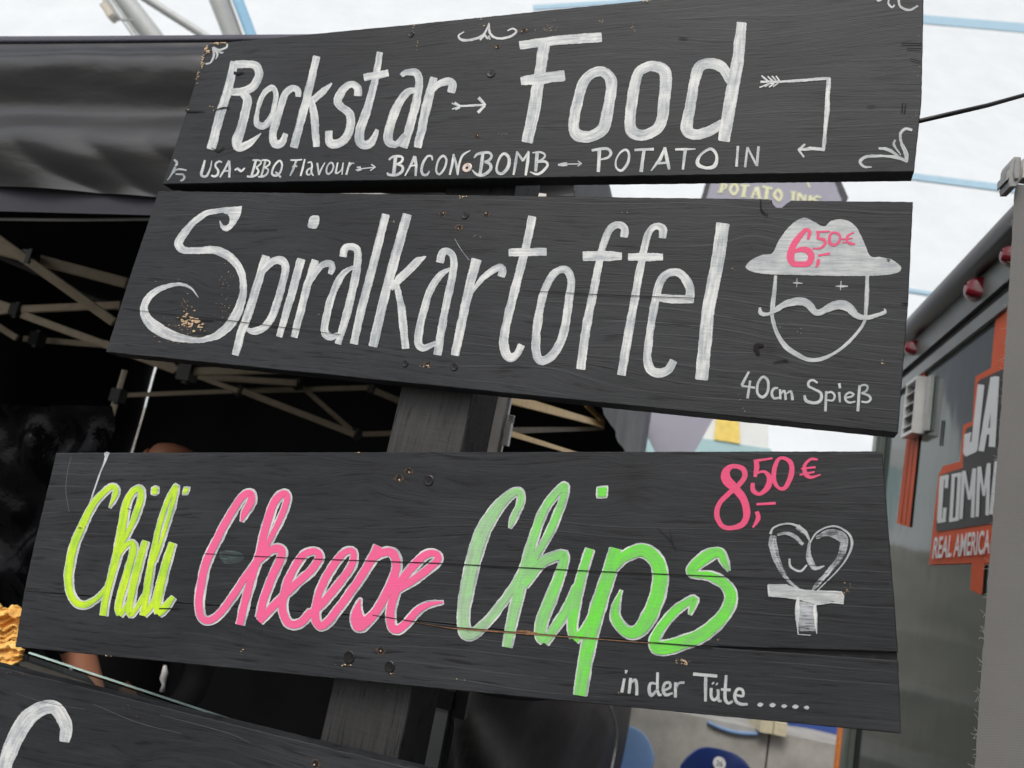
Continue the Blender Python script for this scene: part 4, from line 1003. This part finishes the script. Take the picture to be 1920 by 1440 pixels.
def person(base, facing, height, label, arms, clothes_mat=M_SHIRT, glove=None, hair=None, lean=0.0, sleeveless='rl'):
    """arms: {'l': (elbow, wrist, handdir), 'r': ...} in world points"""
    h = height; f = facing.normalized(); s = f.cross(Z)            # s: the person's right
    lv = f * lean
    B = lambda r, u, d=0: base + s * r * h + Z * u * h + f * d * h + lv * max(0, u - .5) * 2
    J = {'pelvis': (B(0, .52), (.085 * h, .065 * h)), 'belly': (B(0, .60, .005), (.080 * h, .062 * h)), 'chest': (B(0, .72), (.095 * h, .066 * h)), 'neckb': (B(0, .815, -.005), (.045 * h, .04 * h)),
         'neck': (B(0, .85, .005), .033 * h), 'head': (B(0, .905, .015), (.046 * h, .056 * h)), 'skull': (B(0, .945, .008), (.042 * h, .052 * h))}
    E = [('pelvis', 'belly'), ('belly', 'chest'), ('chest', 'neckb'), ('neckb', 'neck'), ('neck', 'head'), ('head', 'skull')]
    for k, sg in (('r', 1), ('l', -1)):
        J['hip' + k] = (B(.05 * sg, .49), .052 * h); J['knee' + k] = (B(.055 * sg, .28, .01), .034 * h); J['ank' + k] = (B(.058 * sg, .045, -.01), .024 * h); J['toe' + k] = (B(.065 * sg, .018, .09), .018 * h)
        E += [('pelvis', 'hip' + k), ('hip' + k, 'knee' + k), ('knee' + k, 'ank' + k), ('ank' + k, 'toe' + k)]
        J['sh' + k] = (B(.105 * sg, .80), .036 * h)
        el, wr, hd = arms[k]
        J['el' + k] = (el, .027 * h); J['wr' + k] = (wr, (.018 * h, .018 * h))
        hd = hd.normalized(); side = hd.cross(Z).normalized()
        J['palm' + k] = (wr + hd * .045 * h, (.024 * h, .014 * h))
        E += [('chest', 'sh' + k), ('sh' + k, 'el' + k), ('el' + k, 'wr' + k), ('wr' + k, 'palm' + k)]
        for q, off, ln in (('i', .018, .044), ('m', .006, .049), ('a', -.006, .045), ('p', -.018, .036)):
            p1 = wr + hd * (.062 * h) + side * off * h; p2 = p1 + hd * ln * h * .55 - Z * .006 * h; p3 = p2 + hd * ln * h * .4 - Z * .016 * h
            J[q + '1' + k] = (p1, .0055 * h); J[q + '2' + k] = (p2, .0050 * h); J[q + '3' + k] = (p3, .0043 * h)
            E += [('palm' + k, q + '1' + k), (q + '1' + k, q + '2' + k), (q + '2' + k, q + '3' + k)]
        tb_ = wr + hd * .03 * h + side * .022 * h; t2 = tb_ + (hd * .6 + side * .7).normalized() * .03 * h
        J['t1' + k] = (tb_, .0075 * h); J['t2' + k] = (t2, .0058 * h); J['t3' + k] = (t2 + hd * .02 * h, .005 * h)
        E += [('wr' + k, 't1' + k), ('t1' + k, 't2' + k), ('t2' + k, 't3' + k)]
    vs, fs = skin_mesh(J, E, 'pelvis')
    hc = J['head'][0]
    mi = []
    for fc_ in fs:
        c = sum((vs[i] for i in fc_), Vector()) / len(fc_)
        m = 1
        if (c - base).z > .835 * h: m = 0
        for k in sleeveless:
            el, wr = arms[k][0], arms[k][1]
            ax = (wr - el); t = (c - el).dot(ax) / ax.length_squared
            dist = (c - el - ax * max(0, min(1, t))).length
            if t > (.42 if not glove else .2) and (c - (el + ax * min(t, 1.0))).length < .17 and dist < .17:
                m = 0 if t < 1.0 else (2 if glove else 0)
        mi.append(m)
    # face and ears in the same mesh
    mb = MB(); mb.add(vs, fs); mb.mi = mi
    A = frame(s, f, Z, Vector((0, 0, 0))).to_3x3()
    mb.ball(hc + f * .052 * h + Z * .0 * h, .008 * h, .012 * h, .016 * h, A, 10, 7, 0)
    for sg in (1, -1):
        mb.ball(hc + s * sg * .047 * h + Z * .004 * h - f * .004 * h, .006 * h, .012 * h, .018 * h, A, 10, 7, 0)
        mb.ball(hc + s * sg * .019 * h + f * .047 * h - Z * .004 * h, .007 * h, .005 * h, .005 * h, A, 8, 6, 3)
    mb.ball(hc + f * .047 * h - Z * .026 * h, .016 * h, .007 * h, .004 * h, A, 10, 6, 0)
    root = empty('person', base, label, 'person')
    mb.build('body', [M_SKIN, clothes_mat, M_GLOVE, plain('eye', (.05, .04, .03), .2)], root, smooth=True)
    return root, hc, s, f
def at_floor(px, py, d):
    p = at(px, py, d); p.z = 0; return p
hd1 = at(323, 826, 2.75)
base1 = Vector((hd1.x, hd1.y, 0)) + T_X * .035
f1 = (-T_Y + T_X * .25).normalized(); s1 = f1.cross(Z)
person(base1, f1, hd1.z + .105, 'bald person in black clothing standing inside the gazebo', {
    'r': (base1 + s1 * .27 + Z * 1.15, base1 + s1 * .22 + f1 * .20 + Z * .90, f1 - s1 * .3 - Z * .4), 'l': (base1 - s1 * .27 + Z * 1.15, base1 - s1 * .20 + f1 * .21 + Z * .90, f1 + s1 * .3 - Z * .4)})
sh2 = at(-150, 960, 1.72)
base2 = Vector((sh2.x, sh2.y, 0)) + T_Y * .05
f2 = (-T_Y * .75 + T_X * .65).normalized(); s2 = f2.cross(Z)
wrA = at(138, 1256, 1.62); elA = at(185, 1330, 1.80)
person(base2, f2, 1.74, 'person in black with gloved hands working at the left of the counter', {
    'l': (at(134, 1180, 1.98), at(186, 1350, 1.94), (at(205, 1400, 1.9) - at(186, 1350, 1.94))), 'r': (at(-190, 1222, 1.50), at(12, 1250, 1.56), (at(130, 1262, 1.585) - at(12, 1250, 1.56)))}, glove=True, sleeveless='l')
# crumpled shiny plastic hanging at the left
pl_ = NT('shiny_black_plastic'); pl_.set(Base_Color=(.004, .004, .005), Roughness=.16, Specular_IOR_Level=.10)
pl_.bump(pl_.noise(pl_.coord('Object'), 14, 4, .55), .012, .8)
mb = MB(); mb.grid(lambda u, v: at(-120 + u * 330 - 40 * v, 760 + v * 560, 2.15) + T_Y * .05 * noise.noise((u * 6, v * 8, 2)), 40, 60)
o = mb.build('plastic_sheet', pl_.m, smooth=True, label='crumpled shiny black plastic sheet hanging in the gazebo at far left', cat='plastic sheet')
mb = MB(); mb.tube([at(309, 1248, 2.0), at(309, 1262, 2.0), at(306, 1272, 2.0), at(307, 1284, 2.0), at(304, 1296, 2.0)], [.004, .009, .009, .004, .007], 8)
mb.build('apron_string', plain('white_cord', (.6, .6, .6), .6), smooth=True, label='short white knotted string hanging in the dark below the third board', cat='string')

# ------------------------------------------------------------------ grey advertising flag
M_FLAG = fabric('grey_flag_mesh', (.47, .46, .54), .7, 420, .16, .0004)
M_FTRIM = plain('dark_flag_trim', (.10, .10, .11), .7)
M_FYEL = plain('pale_yellow_print', (.97, .95, .62), .6, 0, .08, 40)
FD = 4.9
fo_ = at(1430, 500, FD); fn_ = (ROT @ Vector((.10, .05, 1))).normalized()
def fp(x, y, l=0): return hit(x, y, fo_ + fn_ * l, fn_)
fg = empty('advertising_flag', Vector((fo_.x, fo_.y, 0)), 'grey mesh advertising flag with pale yellow lettering between two boards', 'flag')
fl_poly = [(1372, 190), (1520, 190), (1574, 338), (1587, 372), (1580, 385), (1500, 560), (1420, 690), (1334, 791), (1305, 843), (1262, 915), (1205, 800), (1215, 640), (1270, 470), (1316, 374), (1326, 342)]
mb = MB(); mb.prism([fp(x, y) for x, y in fl_poly], -fn_ * .004); mb.build('flag_cloth', M_FLAG, fg)
p = Paint(fp, fn_); p.many(PX, 'P 1372,190,9 1328,340,9 1318,374,9 1270,470,9; P 1520,190,9 1570,338,11 1584,372,12 1580,384,8', base=.004); p.build('flag_trim', M_FTRIM, fg)
p = Paint(fp, fn_); p.many((1280, 320, 5.333), '''P 398,120,34 378,215,34; S 395,120,20 435,140,24 425,175,22 395,190,16; P 345,216,14 408,214,14; C 515,130,30 548,190,28 510,238,28 475,190,28; P 622,148,36 606,255,36; P 575,146,20 668,152,20; P 578,258,13 636,260,13;
P 735,165,24 690,265,16; P 738,165,34 765,272,34; P 705,238,13 750,242,13; P 672,268,12 708,268,12; P 742,276,12 790,276,12; P 845,172,34 832,280,34; P 795,158,24 895,182,20; P 805,284,13 858,284,13; C 952,192,26 986,242,32 962,298,26 914,245,32''', base=.003)
p.build('lettering', M_FYEL, fg)
p = Paint(fp, fn_); p.many((1280, 320, 5.333), '''P 1106,212,32 1100,300,32; P 1074,210,13 1138,216,13; P 1155,225,24 1150,305,24; P 1160,225,30 1218,305,30; P 1228,242,20 1222,305,20; P 1276,250,30 1266,320,30; P 1348,252,20 1290,285,20; P 1292,280,26 1352,320,26; P 1345,262,14 1385,268,14''', base=.003)
p.build('lettering', M_FYEL, fg)
p = Paint(fp, fn_); p.many((1280, 320, 5.333), 'P 1245,118,18 1272,172,16', base=.003)
p.build('lettering', M_FYEL, fg)
fpl = fp(1215, 640) + Vector((0, .05, 0))
mb = MB(); mb.tube([Vector((fpl.x - .02, fpl.y, 0)), fpl + Vector((-.02, 0, 0)), fp(1268, 470) + Vector((0, .05, 0))], .012, 8); mb.build('pole', M_LEG, fg, smooth=True)

# ------------------------------------------------------------------ stadium seats
M_SEATL = plain('faded_blue_plastic', (.19, .32, .55), .42, 0, .06, 8)
M_SEATD = plain('dark_blue_plastic', (.018, .038, .16), .25, 0, .08, 8, coat=.3)
M_SEATM = plain('blue_plastic', (.05, .10, .36), .35, 0, .08, 8)
M_DISC = plain('number_disc', (.85, .85, .83), .5)
M_INK = plain('black_ink', (.02, .02, .02), .5)
def text_mesh(s, bold=0.0):
    cu = bpy.data.curves.new('t', 'FONT'); cu.body = s; cu.offset = bold
    ob = bpy.data.objects.new('t', cu); COL.objects.link(ob)
    dg = bpy.context.evaluated_depsgraph_get()
    me = bpy.data.meshes.new_from_object(ob.evaluated_get(dg))
    vs = [v.co.copy() for v in me.vertices]; fs = [tuple(p.vertices) for p in me.polygons]
    bpy.data.objects.remove(ob); bpy.data.curves.remove(cu); bpy.data.meshes.remove(me)
    x0, x1 = min(v.x for v in vs), max(v.x for v in vs); y0, y1 = min(v.y for v in vs), max(v.y for v in vs)
    return [((v.x - x0) / (x1 - x0), (v.y - y0) / (y1 - y0)) for v in vs], fs
def seat(px, py, d, w, yaw, mat, label, number=None, fold=True, hgt=.36):
    """top middle of the backrest at the pixel"""
    top = at(px, py, d)
    ax = Vector((math.cos(yaw), math.sin(yaw), 0)); ay = Z.cross(ax)
    base = Vector((top.x, top.y, max(0, top.z - .85)))
    root = empty('stadium_seat', base, label, 'seat', 'blue seats of the stand')
    def shell(u, v):
        t = (u - .5) * 2
        edge = abs(t) ** 3.2
        z = top.z - hgt * (1 - v) - hgt * .34 * edge * v ** 2
        return Vector((top.x, top.y, z)) + ax * (t * w / 2 * (1 - .10 * (1 - v))) + ay * (.05 * (1 - v) - .055 * (1 - t * t) * .0 - .06 * t * t + .03 * (v ** 3))
    mb = MB(); mb.grid(shell, 28, 16)
    o = mb.build('backrest', mat, root, smooth=True)
    so = o.modifiers.new('thick', 'SOLIDIFY'); so.thickness = .014
    bv = o.modifiers.new('soft', 'BEVEL'); bv.width = .005; bv.segments = 2
    def pan(u, v):
        t = (u - .5) * 2
        return Vector((top.x, top.y, top.z - hgt - .02 + .03 * t * t + .02 * v)) + ax * (t * w / 2 * (.92 - .1 * v ** 4)) - ay * (v * .38)
    mb = MB(); mb.grid(pan, 20, 12)
    o = mb.build('seat_pan', mat, root, smooth=True); so = o.modifiers.new('thick', 'SOLIDIFY'); so.thickness = .02
    mb = MB()
    for sg in (-1, 1): mb.bar(Vector((top.x, top.y, base.z)) + ax * sg * .12, Vector((top.x, top.y, top.z - hgt)) + ax * sg * .12, .03)
    mb.build('bracket', M_LEG, root)
    if number:
        c = Vector((top.x, top.y, top.z - .085)) - ay * .042 + ax * .0
        c = shell(.5, .80) - ay * .022
        mb = MB(); mb.tube([c, c - ay * .004], .036, 24); mb.build('number_disc', M_DISC, root)
        tv, tfc = text_mesh(number)
        mb = MB(); mb.add([c - ay * .006 + ax * (x - .5) * .038 + Z * (y - .5) * .028 for x, y in tv], tfc); mb.build('number', M_INK, root)
    return root
seat(1175, 1362, 4.5, .36, RAD(-12), M_SEATL, 'pale faded blue stadium seat half hidden by the black half wall')
seat(1352, 1407, 4.5, .44, RAD(-8), M_SEATD, 'dark blue stadium seat with white number disc', '26')
seat(1365, 1262, 6.0, .46, RAD(-4), M_SEATL, 'pale blue seat on the concrete step just under the third board')
seat(1535, 1296, 6.0, .46, RAD(-4), M_SEATM, 'bright blue seat on the concrete step beside the orange edge')
mb = MB()
for k in range(2): mb.box(hit(1424 + k * 26, 1372 + k * 5, RO_ - rdiry * .1, rdiry) , rdirx * .09, rdiry * .3, Z * .09)
mb.build('beige_blocks', plain('beige_block', (.66, .60, .42), .7), label='two pale beige blocks on the concrete step between blue seats', cat='block')

# ------------------------------------------------------------------ food trailer
M_BODY = NT('trailer_paint')
M_BODY.set(Base_Color=(.028, .052, .046), Roughness=.09, Specular_IOR_Level=.20, Specular_Tint=(.72, .95, .95, 1))
M_BODY.bump(M_BODY.noise(M_BODY.coord('Object', (1, 1, .6)), 4.5, 2), .012, .16); M_BODY = M_BODY.m
M_RAIL = plain('dark_green_rail', (.022, .028, .025), .3, .0, .1, 20)
M_RAIL.node_tree.nodes['Principled BSDF'].inputs['Specular IOR Level'].default_value = .3
M_STRIP = plain('grey_green_strip', (.15, .175, .155), .3, .2, .1, 10)
M_ORANGE = plain('orange_vinyl', (.80, .145, .06), .6, 0, .05, 10)
M_CHARC = plain('charcoal_vinyl', (.055, .052, .05), .45, 0, .08, 10)
M_VWHITE = plain('white_vinyl', (.90, .92, .91), .5, 0, .03, 10)
for _m in (M_ORANGE, M_CHARC, M_VWHITE): _m.node_tree.nodes['Principled BSDF'].inputs['Specular IOR Level'].default_value = .12
M_RED = NT('red_lens'); M_RED.set(Base_Color=(.22, .012, .022), Roughness=.12, Coat_Weight=.6); M_RED = M_RED.m
M_VENT = plain('silver_vent', (.66, .66, .64), .32, .4, .06, 20)
TQ = at(1697, 625, 3.4)
def tw(x, y, l=0): return hit(x, y, TQ - T_X * l, T_X)
tz_top = TQ.z
farp = tw(1652, 850); Tl = (farp - tw(1801, 700)).dot(T_Y)
T0 = Vector((farp.x, farp.y, 0)) + T_Y * .0
def tp(a, l, z): return T0 - T_Y * a - T_X * l + Z * z          # a towards us along the wall, l out of the wall
TL = 4.6
tr = empty('food_trailer', T0, 'dark green grey food trailer with orange and white sign and red marker lamps', 'trailer')
def zat(x, y): return tw(x, y).z
z_rail0 = zat(1801, 566); z_gr1 = zat(1801, 612); z_gr0 = zat(1801, 628); z_p = zat(1801, 650)
b_ = MB(); b_.box(tp(0, -2.1, .45), -T_Y * TL, T_X * -2.098, Z * (tz_top - .5)); b_.build('body', M_BODY, tr)
prof = [(-.05, tz_top - .01), (-.02, tz_top + .008), (.03, tz_top + .006), (.055, tz_top - .02), (.062, z_rail0 + .035), (.05, z_rail0), (.0, z_rail0 - .001)]
b_ = MB(); b_.add([tp(-.03, l, z) for l, z in prof] + [tp(TL, l, z) for l, z in prof], [(i, i + 1, len(prof) + i + 1, len(prof) + i) for i in range(len(prof) - 1)])
b_.build('roof_rail', M_RAIL, tr, smooth=True)
b_ = MB(); b_.box(tp(-.02, .0, z_gr1), -T_Y * TL, -T_X * .018, Z * (z_rail0 - z_gr1)); b_.build('lamp_strip', M_STRIP, tr)
b_ = MB(); b_.box(tp(-.02, .0, z_gr0), -T_Y * TL, -T_X * .004, Z * (z_gr1 - z_gr0)); b_.build('shadow_gap', M_HOLE, tr)
b_ = MB(); b_.box(tp(-.02, .0, z_p), -T_Y * TL, -T_X * .014, Z * (z_gr0 - z_p)); b_.build('trim_strip', M_STRIP, tr)
b_ = MB(); b_.box(tp(-.05, .0, .42), -T_Y * .07, -T_X * .03, Z * (tz_top - .48)); b_.box(tp(.03, .0, .42), -T_Y * .035, -T_X * .018, Z * (tz_top - .6)); b_.build('corner_trim', M_STRIP, tr)
b_ = MB(); b_.box(tp(.10, .001, .55), -T_Y * .004, -T_X * .004, Z * 1.7); b_.build('panel_seam', M_HOLE, tr)
b_ = MB(); _s = tw(1766, 812); b_.box(_s - Z * .045 - T_Y * .004, T_Y * .008, -T_X * .003, Z * .09); b_.build('latch_slot', M_HOLE, tr)
b_ = MB(); b_.box(tp(1.8, -1.9, 0.0), -T_Y * .5, -T_X * 1.7, Z * .02)
for a in (1.9, 2.6):
    b_.tube([tp(a, -.02, .34), tp(a, -.22, .34)], .33, 28); b_.tube([tp(a, -1.85, .34), tp(a, -2.05, .34)], .33, 28)
b_.build('wheel', plain('tyre_rubber', (.02, .02, .02), .8), tr)
# marker lamps on the strip
for (x0, y0, x1, y1) in ((1805, 514, 1857, 573), (1695, 632, 1728, 674), (1878, 452, 1925, 508)):
    c = tw((x0 + x1) / 2 + 3, (y0 + y1) / 2, .02); hz = abs(zat((x0 + x1) / 2, y0 + 6) - zat((x0 + x1) / 2, y1 - 6)) * .40
    mb = MB()
    def lf(u, v, c=c, hz=hz):
        t, q = (u - .5) * 2, (v - .5) * 2
        k = (1 - abs(t) ** 2.6) * (1 - abs(q) ** 2.6)
        return c - T_Y * (t * hz * 1.05) + Z * (q * hz * (1 - .12 * t * t)) - T_X * (.055 * max(0, k) ** .45 - .015)
    mb.grid(lf, 16, 16); lo_ = mb.build('marker_lamp', M_RED, tr, smooth=True)
    mb = MB(); q = lf(.62, .66) ; mb.tube([q + T_X * .004, q - T_X * .003], hz * .10, 10); mb.build('lamp_screw', M_HOLE, lo_)
# louvred vent
va, vb = tw(1723, 712, .06), tw(1696, 732, .06)
vz1, vz0 = zat(1734, 714) , zat(1726, 822)
a_near = -(tw(1738, 770) - T0).dot(T_Y); a_far = a_near - .20
vt_h = .0
b_ = MB(); dep = .045
a_far = -(tw(1694, 770, .045) - T0).dot(T_Y)
zt_, zb_ = zat(1737, 712), zat(1726, 818)
fw_ = .022
for (a0, a1, l0_, l1_, z0_, z1_) in ((a_far, a_near, 0, dep, zb_, zb_ + .012), (a_far, a_near, 0, dep, zt_ - .012, zt_), (a_far, a_far + .012, 0, dep - .001, zb_ + .0121, zt_ - .0121), (a_near - .012, a_near, 0, dep - .001, zb_ + .0121, zt_ - .0121)):
    b_.box(tp(a0, l0_, z0_), -T_Y * (a1 - a0), -T_X * (l1_ - l0_), Z * (z1_ - z0_))
vt = b_.build('vent', M_VENT, tr)
b_ = MB(); b_.box(tp(a_far + .012, .002, zb_ + .012), -T_Y * (a_near - a_far - .024), -T_X * .01, Z * (zt_ - zb_ - .024)); b_.build('vent_backing', M_HOLE, vt)
b_ = MB()
for k in range(4):
    z = zb_ + .035 + (zt_ - zb_ - .05) * k / 3.9
    p0 = [tp(a_far + .013, dep - .002, z), tp(a_near - .013, dep - .002, z), tp(a_near - .013, dep - .022, z + .016), tp(a_far + .013, dep - .022, z + .016)]
    b_.prism(p0, Vector((0, 0, .003)))
b_.build('vent_slats', M_VENT, vt)
b_ = MB(); b_.box(tp(a_near + .012, 0, zb_ + .004), -T_Y * .05, -T_X * .012, Z * (zt_ - zb_ - .012)); b_.build('vent_flange', plain('grey_flange', (.42, .44, .42), .4, .3), tr)
# stripes and sign
def vinyl(name, pts, l, mat, label=None):
    from mathutils.geometry import tessellate_polygon
    tri = tessellate_polygon([[Vector((x, y, 0)) for x, y in pts]])
    mb = MB(); mb.add([tw(x, y, l) for x, y in pts], [tuple(t) for t in tri]); return mb.build(name, mat, tr, label=label)
for k in range(3):
    f0, f1_ = (k + .04) / 3, (k + .92) / 3
    L = lambda f, y: ((1713.5 + 23 * f) if y == 0 else (1681 + 25 * f), (708 - 13 * f) if y == 0 else (981 + 8 * f))
    vinyl('orange_stripe', [L(f0, 0), L(f1_, 0), L(f1_, 1), L(f0, 1)], .003, M_ORANGE)
sg_ = vinyl('sign_backing', [(1868, 581), (1960, 560), (1950, 1055), (1846, 1057), (1842, 1112), (1838, 1115), (1819, 1105), (1822, 1056), (1742, 1058.6), (1752, 960), (1760, 890), (1768, 874), (1800, 865), (1806, 797), (1823, 790), (1829, 706), (1858, 690)], .0025, M_ORANGE, 'stepped orange sign backing')
vinyl('sign_panel', [(1876, 694), (1950, 668), (1945, 965), (1855, 982), (1758, 997), (1754.5, 990), (1763, 893), (1768, 889), (1806, 877), (1805, 866), (1811, 804), (1827, 796), (1833, 717), (1839, 711)], .004, M_CHARC, 'charcoal sign panel behind the white letters')
Z8, Z6 = (1600, 640, 5.5375), (1600, 800, 2.881)
p = Paint(lambda x, y: tw(x, y, 0), -T_X)
p.many(Z8, '''P 1347,455,70 1277,1100,74; G 1170,970 1245,945 1232,1050 1250,1045 1320,1085 1300,1150 1190,1200 1160,1160; P 1478,380,66 1350,1140,62; P 1505,370,66 1462,1095,70; P 1400,945,62 1490,915,66''', base=.0055, jit=.1)
p.build('lettering', M_VWHITE, tr, 'tall white block letters in the upper step of the sign')
p = Paint(lambda x, y: tw(x, y, 0), -T_X)
p.many(Z6, '''P 488,280,25 474,508,26; P 480,281,22 524,271,22; P 516,264,19 512,332,19; P 464,513,22 508,505,22; P 505,440,19 499,512,19; P 551,262,19 537,508,19; P 584,256,19 570,502,19; P 542,268,20 593,258,20; P 528,508,20 579,499,20;
P 606,244,19 592,500,19; P 610,241,17 637,395,14; P 639,395,14 663,230,17; P 666,228,19 655,492,19; P 691,220,19 680,488,19; P 695,218,16 716,375,13; P 717,375,13 740,205,16; P 745,200,19 735,480,19; P 790,190,30 760,475,28''', base=.0055, jit=.1)
p.build('lettering', M_VWHITE, tr, 'white block letters in the lower step of the sign')
q00, q10, q01, q11 = (1747.5, 1048), (1866, 1037), (1752.5, 1007), (1869, 991)
def bil(x, y): return tuple((q00[i] * (1 - x) + q10[i] * x) * (1 - y) + (q01[i] * (1 - x) + q11[i] * x) * y for i in (0, 1))
tv, tfc = text_mesh('REAL AMERICA', .022)
q10, q11 = (1855, 1038.5), (1857.5, 992.5)
mb = MB(); mb.add([tw(*bil(x, y), .0075) for x, y in tv], tfc); mb.build('lettering', M_VWHITE, tr, label='small white capitals on the orange band')
# orange upright beside the trailer's far end
mb = MB(); oz = at(1578, 1400, 5.0); mb.bar(Vector((oz.x, oz.y, 0)), Vector((oz.x, oz.y, at(1590, 1300, 5.0).z)), .065, .05)
mb.build('orange_post', plain('orange_post_paint', (.80, .25, .06), .5), label='slim orange post standing beside the far end of the trailer', cat='post')

# ------------------------------------------------------------------ grey fabric banner at the right edge, with its rod and clip
M_CANV = fabric('grey_woven_canvas', (.205, .2, .196), .85, 1900, .12, .0004)
CD = 1.12
co_ = at(1880, 800, CD); cnrm = (ROT @ Vector((-.22, 0, 1))); cnrm.z = 0; cnrm.normalize(); cax = cnrm.cross(Z) * -1
if cax.dot(T_X) < 0: cax = -cax
def cp(x, y, l=0): return hit(x, y, co_ + cnrm * l, cnrm)
bn = empty('fabric_banner', Vector((co_.x, co_.y, 0)), 'frayed grey woven banner hanging at the right edge', 'banner')
et, em_, eb_ = cp(1903, 345), cp(1876, 860), cp(1830, 1440)
dn = (eb_ - et)
def canv(u, v):
    p = et + dn * (v * 1.75) + cax * (u * .75)
    return p + cnrm * (.012 * math.sin(u * 9 + v * 2) * min(1, u * 4) + .004 * math.sin(v * 9)) + cax * (.0012 * noise.noise((v * 90, u * 3, 0)) if u == 0 else 0)
mb = MB(); mb.grid(canv, 30, 160); mb.build('cloth', M_CANV, bn, smooth=True)
mb = MB()
for k in range(95):
    v = random.random() ** .8 * .66
    p = canv(0, v); q = [p]
    d = (-cax * random.uniform(.3, 1) + Z * random.uniform(-1, 1)).normalized()
    for i in range(random.randint(3, 6)):
        d = (d + cax * random.uniform(-.5, .35) + Z * random.uniform(-.6, .6) + cnrm * random.uniform(-.3, .3)).normalized()
        q.append(q[-1] + d * .0016)
    mb.tube(q, .00016, 4, caps=False)
fr_ = mb.build('frayed_threads', plain('thread', (.5, .48, .45), .9), bn); fr_['kind'] = 'stuff'
mb = MB()
ro = cp(1912, 322, -.012)
mb.box(ro - Z * .016 + cnrm * .012, cax * .75, -cnrm * .02, Z * .033); mb.build('rod', plain('beige_rod', (.62, .58, .50), .5), bn)
mb = MB(); z4 = (1820, 270, 9.6)
clp = [(790, 222), (905, 228), (918, 270), (908, 560), (888, 660), (822, 765), (704, 768), (686, 690), (692, 604), (662, 655), (645, 645), (650, 510), (705, 455), (712, 350), (738, 275)]
mb.prism([cp(z4[0] + x / z4[2], z4[1] + y / z4[2], .018) for x, y in clp], -cnrm * .034, cham=.0012)
mb.prism([cp(z4[0] + x / z4[2], z4[1] + y / z4[2], .0225) for x, y in ((812, 260), (890, 262), (885, 560), (860, 620), (800, 620), (780, 500))], -cnrm * .004, cham=.001)
mb.build('clip', plain('grey_clip_plastic', (.34, .345, .34), .42, 0, .06, 60), bn)

# cable running from behind the topmost board to the right
mb = MB(); cpts = [sp(1600, 262, .10), sp(1715, 229, .09), at(1780, 214, .93), at(1850, 198, 1.0), at(1925, 177, 1.08), at(2100, 115, 1.25), at(2400, -40, 1.6)]
mb.tube(cpts, .0029, 10)
mb.build('cable', plain('black_cable', (.02, .02, .02), .45), smooth=True, label='thin black cable stretched from the topmost board to the right', cat='cable')
